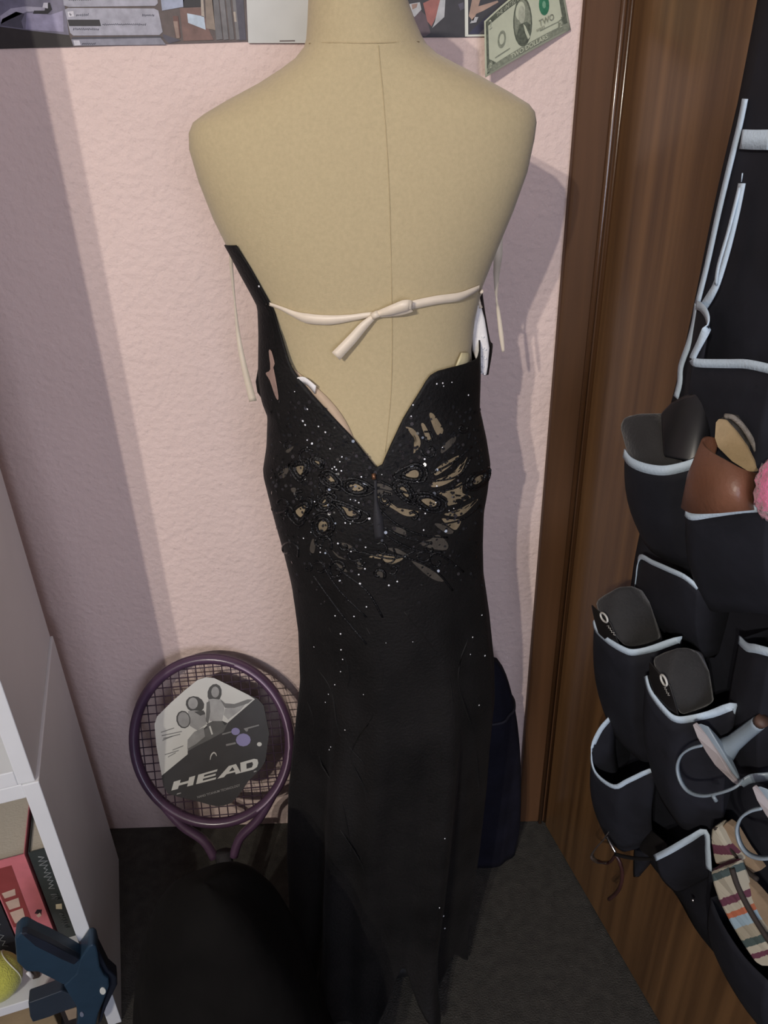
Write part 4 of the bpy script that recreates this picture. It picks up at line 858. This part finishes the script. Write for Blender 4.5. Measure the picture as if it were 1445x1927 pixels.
# grey-blue stiletto sandals
gb = mat('grey_blue_patent', (.24, .30, .35), .35, .08, 30, coat=.2); ins = mat('greige_insole', (.30, .27, .27), .5, .08, 40)
def stiletto(dx, dy, label, do=0.0, full=True):
    def Q(L_): return [dpx(x+dx, y+dy, o_+do) for x, y, o_ in L_]
    e = empty('heeled_sandal', Q([(1395,1480,.05)])[0], label, 'sandal', 'grey-blue heeled sandals in the organizer')
    nr = (DN*.7+Vector((-.2, -.5, -.2))).normalized()
    slab('insole', Q([(1303,1364,.090),(1308,1362,.088),(1330,1385,.080),(1352,1420,.074),(1375,1458,.068),(1394,1480,.062),(1380,1474,.066),(1345,1440,.076),(1328,1415,.082),(1312,1388,.088)]), nr, .003, ins, e, .0006)
    hull('sole', Q([(1305,1363,.086),(1318,1361,.084),(1332,1366,.080),(1350,1385,.070),(1372,1415,.062),(1388,1450,.058),(1398,1478,.058),(1392,1480,.060),(1350,1420,.070),(1370,1440,.050),(1385,1470,.050),(1340,1378,.064)]), gb, e, .003, 3)
    tube('heel', Q([(1362,1412,.060),(1380,1398,.058),(1402,1380,.056),(1428,1360,.055)]), [.013, .0085, .0075, .0068], gb, e, seg=12)
    tube('heel_tip', Q([(1428,1360,.055),(1436,1355,.055)]), .0066, mat('brown_heel_tip', (.09, .05, .035), .6, .2, 40), e, seg=12, sm=1)
    st = ribbon('ankle_strap', Q([(1322,1402,.084),(1300,1408,.090),(1282,1422,.094),(1275,1445,.096),(1282,1472,.096),(1298,1490,.094),(1325,1497,.090),(1360,1490,.082),(1385,1480,.074),(1398,1468,.066)]), .0055, gb, e, (DN+Vector((0, -.6, .2))).normalized(), .0022)
    tube('strap_end', Q([(1341,1496,.088),(1348,1508,.086)]), .0022, gb, st, seg=6, sm=1)
    tube('vamp_strap', Q([(1394,1476,.064),(1412,1466,.056),(1440,1462,.046),(1475,1458,.03)]), .006, gb, e, seg=8, flat=.35)
    return e
stiletto(0, 0, 'grey-blue heeled sandal whose ankle strap hangs below the black slide')
stiletto(112, 118, 'lower grey-blue heeled sandal hanging beside the striped espadrilles', -.004)
# striped espadrilles
def stripes(name, p0, p1):
    m = bpy.data.materials.new(name); m.use_nodes = True; nt = m.node_tree; N = nt.nodes.new; L = nt.links.new; b = nt.nodes['Principled BSDF']; b.inputs['Roughness'].default_value = .9
    tc = N('ShaderNodeTexCoord'); sb_ = N('ShaderNodeVectorMath'); sb_.operation = 'SUBTRACT'; sb_.inputs[1].default_value = p0
    dt = N('ShaderNodeVectorMath'); dt.operation = 'DOT_PRODUCT'; v = (p1-p0); dt.inputs[1].default_value = v/v.length_squared
    nz = N('ShaderNodeTexNoise'); nz.inputs['Scale'].default_value = 250; ad = N('ShaderNodeMath'); ad.operation = 'MULTIPLY_ADD'; ad.inputs[1].default_value = .03
    L(tc.outputs['Object'], sb_.inputs[0]); L(sb_.outputs[0], dt.inputs[0]); L(tc.outputs['Object'], nz.inputs[0]); L(nz.outputs[0], ad.inputs[0]); L(dt.outputs['Value'], ad.inputs[2])
    rp_ = N('ShaderNodeValToRGB'); rp_.color_ramp.interpolation = 'CONSTANT'; cr = rp_.color_ramp.elements
    cream, teal, mar, orr, lb, tan, gg = (.40,.37,.29), (.06,.09,.09), (.12,.035,.06), (.40,.12,.06), (.26,.36,.42), (.30,.27,.20), (.05,.075,.07)
    seq = [(0, mar), (.02, cream), (.05, teal), (.12, cream), (.30, mar), (.37, cream), (.44, orr), (.50, lb), (.60, tan), (.72, gg), (.79, cream), (.86, mar), (.91, cream)]
    cr[0].position = 0; cr[0].color = (*seq[0][1], 1); cr[1].position = seq[1][0]; cr[1].color = (*seq[1][1], 1)
    for p_, c_ in seq[2:]: e_ = cr.new(p_); e_.color = (*c_, 1)
    L(ad.outputs[0], rp_.inputs[0]); L(rp_.outputs[0], b.inputs['Base Color']); return m
tanin = mat('tan_insole', (.22, .155, .095), .85, .1, 60, .2, 300); dkline = mat('dark_brown_sole', (.03, .022, .018), .8, .2, 60)
ea = empty('espadrille', dpx(1400, 1740, .05), 'striped canvas espadrille with a tan insole, front of the pair', 'shoe', 'striped espadrilles in the organizer')
U1 = H([(1335,1640,.070),(1350,1634,.070),(1374,1630,.066),(1382,1655,.064),(1400,1700,.062),(1425,1750,.060),(1460,1805,.058),(1462,1822,.058),(1432,1821,.064),(1415,1806,.066),(1392,1772,.070),(1370,1735,.072),(1350,1695,.072),(1340,1665,.072)])
slab('upper', U1, (DN+Vector((0,-.3,0))).normalized(), .022, stripes('striped_canvas', dpx(1345, 1636, .066), dpx(1440, 1822, .062)), ea, .004)
slab('insole', H([(1384,1648,.055),(1392,1645,.052),(1425,1680,.044),(1475,1740,.036),(1475,1790,.040),(1430,1725,.050),(1400,1685,.055)]), (DN+Vector((0,-.3,0))).normalized(), .010, tanin, ea, .001)
tube('sole_edge', H([(1377,1634,.064),(1388,1668,.062),(1410,1712,.060),(1440,1760,.058),(1465,1795,.056)]), .003, dkline, ea, seg=8)
eb = empty('espadrille', dpx(1370, 1640, .04), 'striped canvas espadrille with a tan insole, tucked behind its pair', 'shoe', 'striped espadrilles in the organizer')
slab('upper', H([(1336,1580,.056),(1338,1560,.054),(1346,1554,.052),(1352,1566,.052),(1366,1592,.050),(1390,1628,.048),(1376,1630,.054),(1345,1628,.060),(1340,1606,.058)]), (DN+Vector((0,-.3,0))).normalized(), .020, stripes('striped_canvas_back', dpx(1330, 1520, .05), dpx(1400, 1760, .05)), eb, .004)
slab('insole', H([(1358,1556,.044),(1366,1548,.042),(1378,1556,.038),(1404,1600,.032),(1432,1638,.028),(1415,1644,.034),(1385,1612,.042)]), (DN+Vector((0,-.3,0))).normalized(), .010, tanin, eb, .001)
tube('sole_edge', H([(1346,1556,.051),(1358,1580,.048),(1380,1608,.046),(1400,1634,.042),(1425,1655,.040)]), .0028, dkline, eb, seg=8)
# strappy sandal with a clear band and buckle
ss = empty('strappy_sandal', dpx(1200, 1620, .04), 'dark strappy sandal with a clear band and silver buckle under the lowest pocket', 'sandal')
br = mat('brown_patent_strap', (.045, .018, .016), .35, .2, 40)
ribbon('clear_band', H([(1172,1548,.050),(1155,1555,.056),(1143,1570,.060),(1138,1578,.060),(1122,1596,.062),(1114,1612,.060),(1126,1622,.058),(1145,1622,.056)]), .008, mat('clear_vinyl', (.55, .5, .48), .1, .02, 20, trans=.92), ss, (DN+Vector((0, -.5, .3))).normalized(), .0012)
tube('buckle_bar', H([(1142,1575,.062),(1150,1590,.062),(1158,1604,.060)]), .0022, mat('chrome_snap', (.75,.76,.78), .2, .02, 30, metal=1), ss, seg=8)
tube('black_strap', H([(1158,1608,.060),(1180,1613,.054),(1205,1616,.048),(1240,1616,.040)]), .0026, rub, ss, seg=8)
tube('brown_strap', H([(1158,1608,.060),(1166,1622,.057),(1171,1645,.054),(1167,1668,.052),(1158,1682,.050),(1146,1692,.048)]), .0028, br, ss, seg=8)
tube('brown_strap', H([(1126,1620,.058),(1140,1625,.058),(1150,1620,.058),(1158,1608,.060)]), .002, br, ss, seg=8)
hull('sole', H([(1200,1600,.044),(1225,1560,.036),(1260,1590,.040),(1240,1625,.046),(1215,1560,.014),(1255,1620,.014)]), rub, ss, .004)
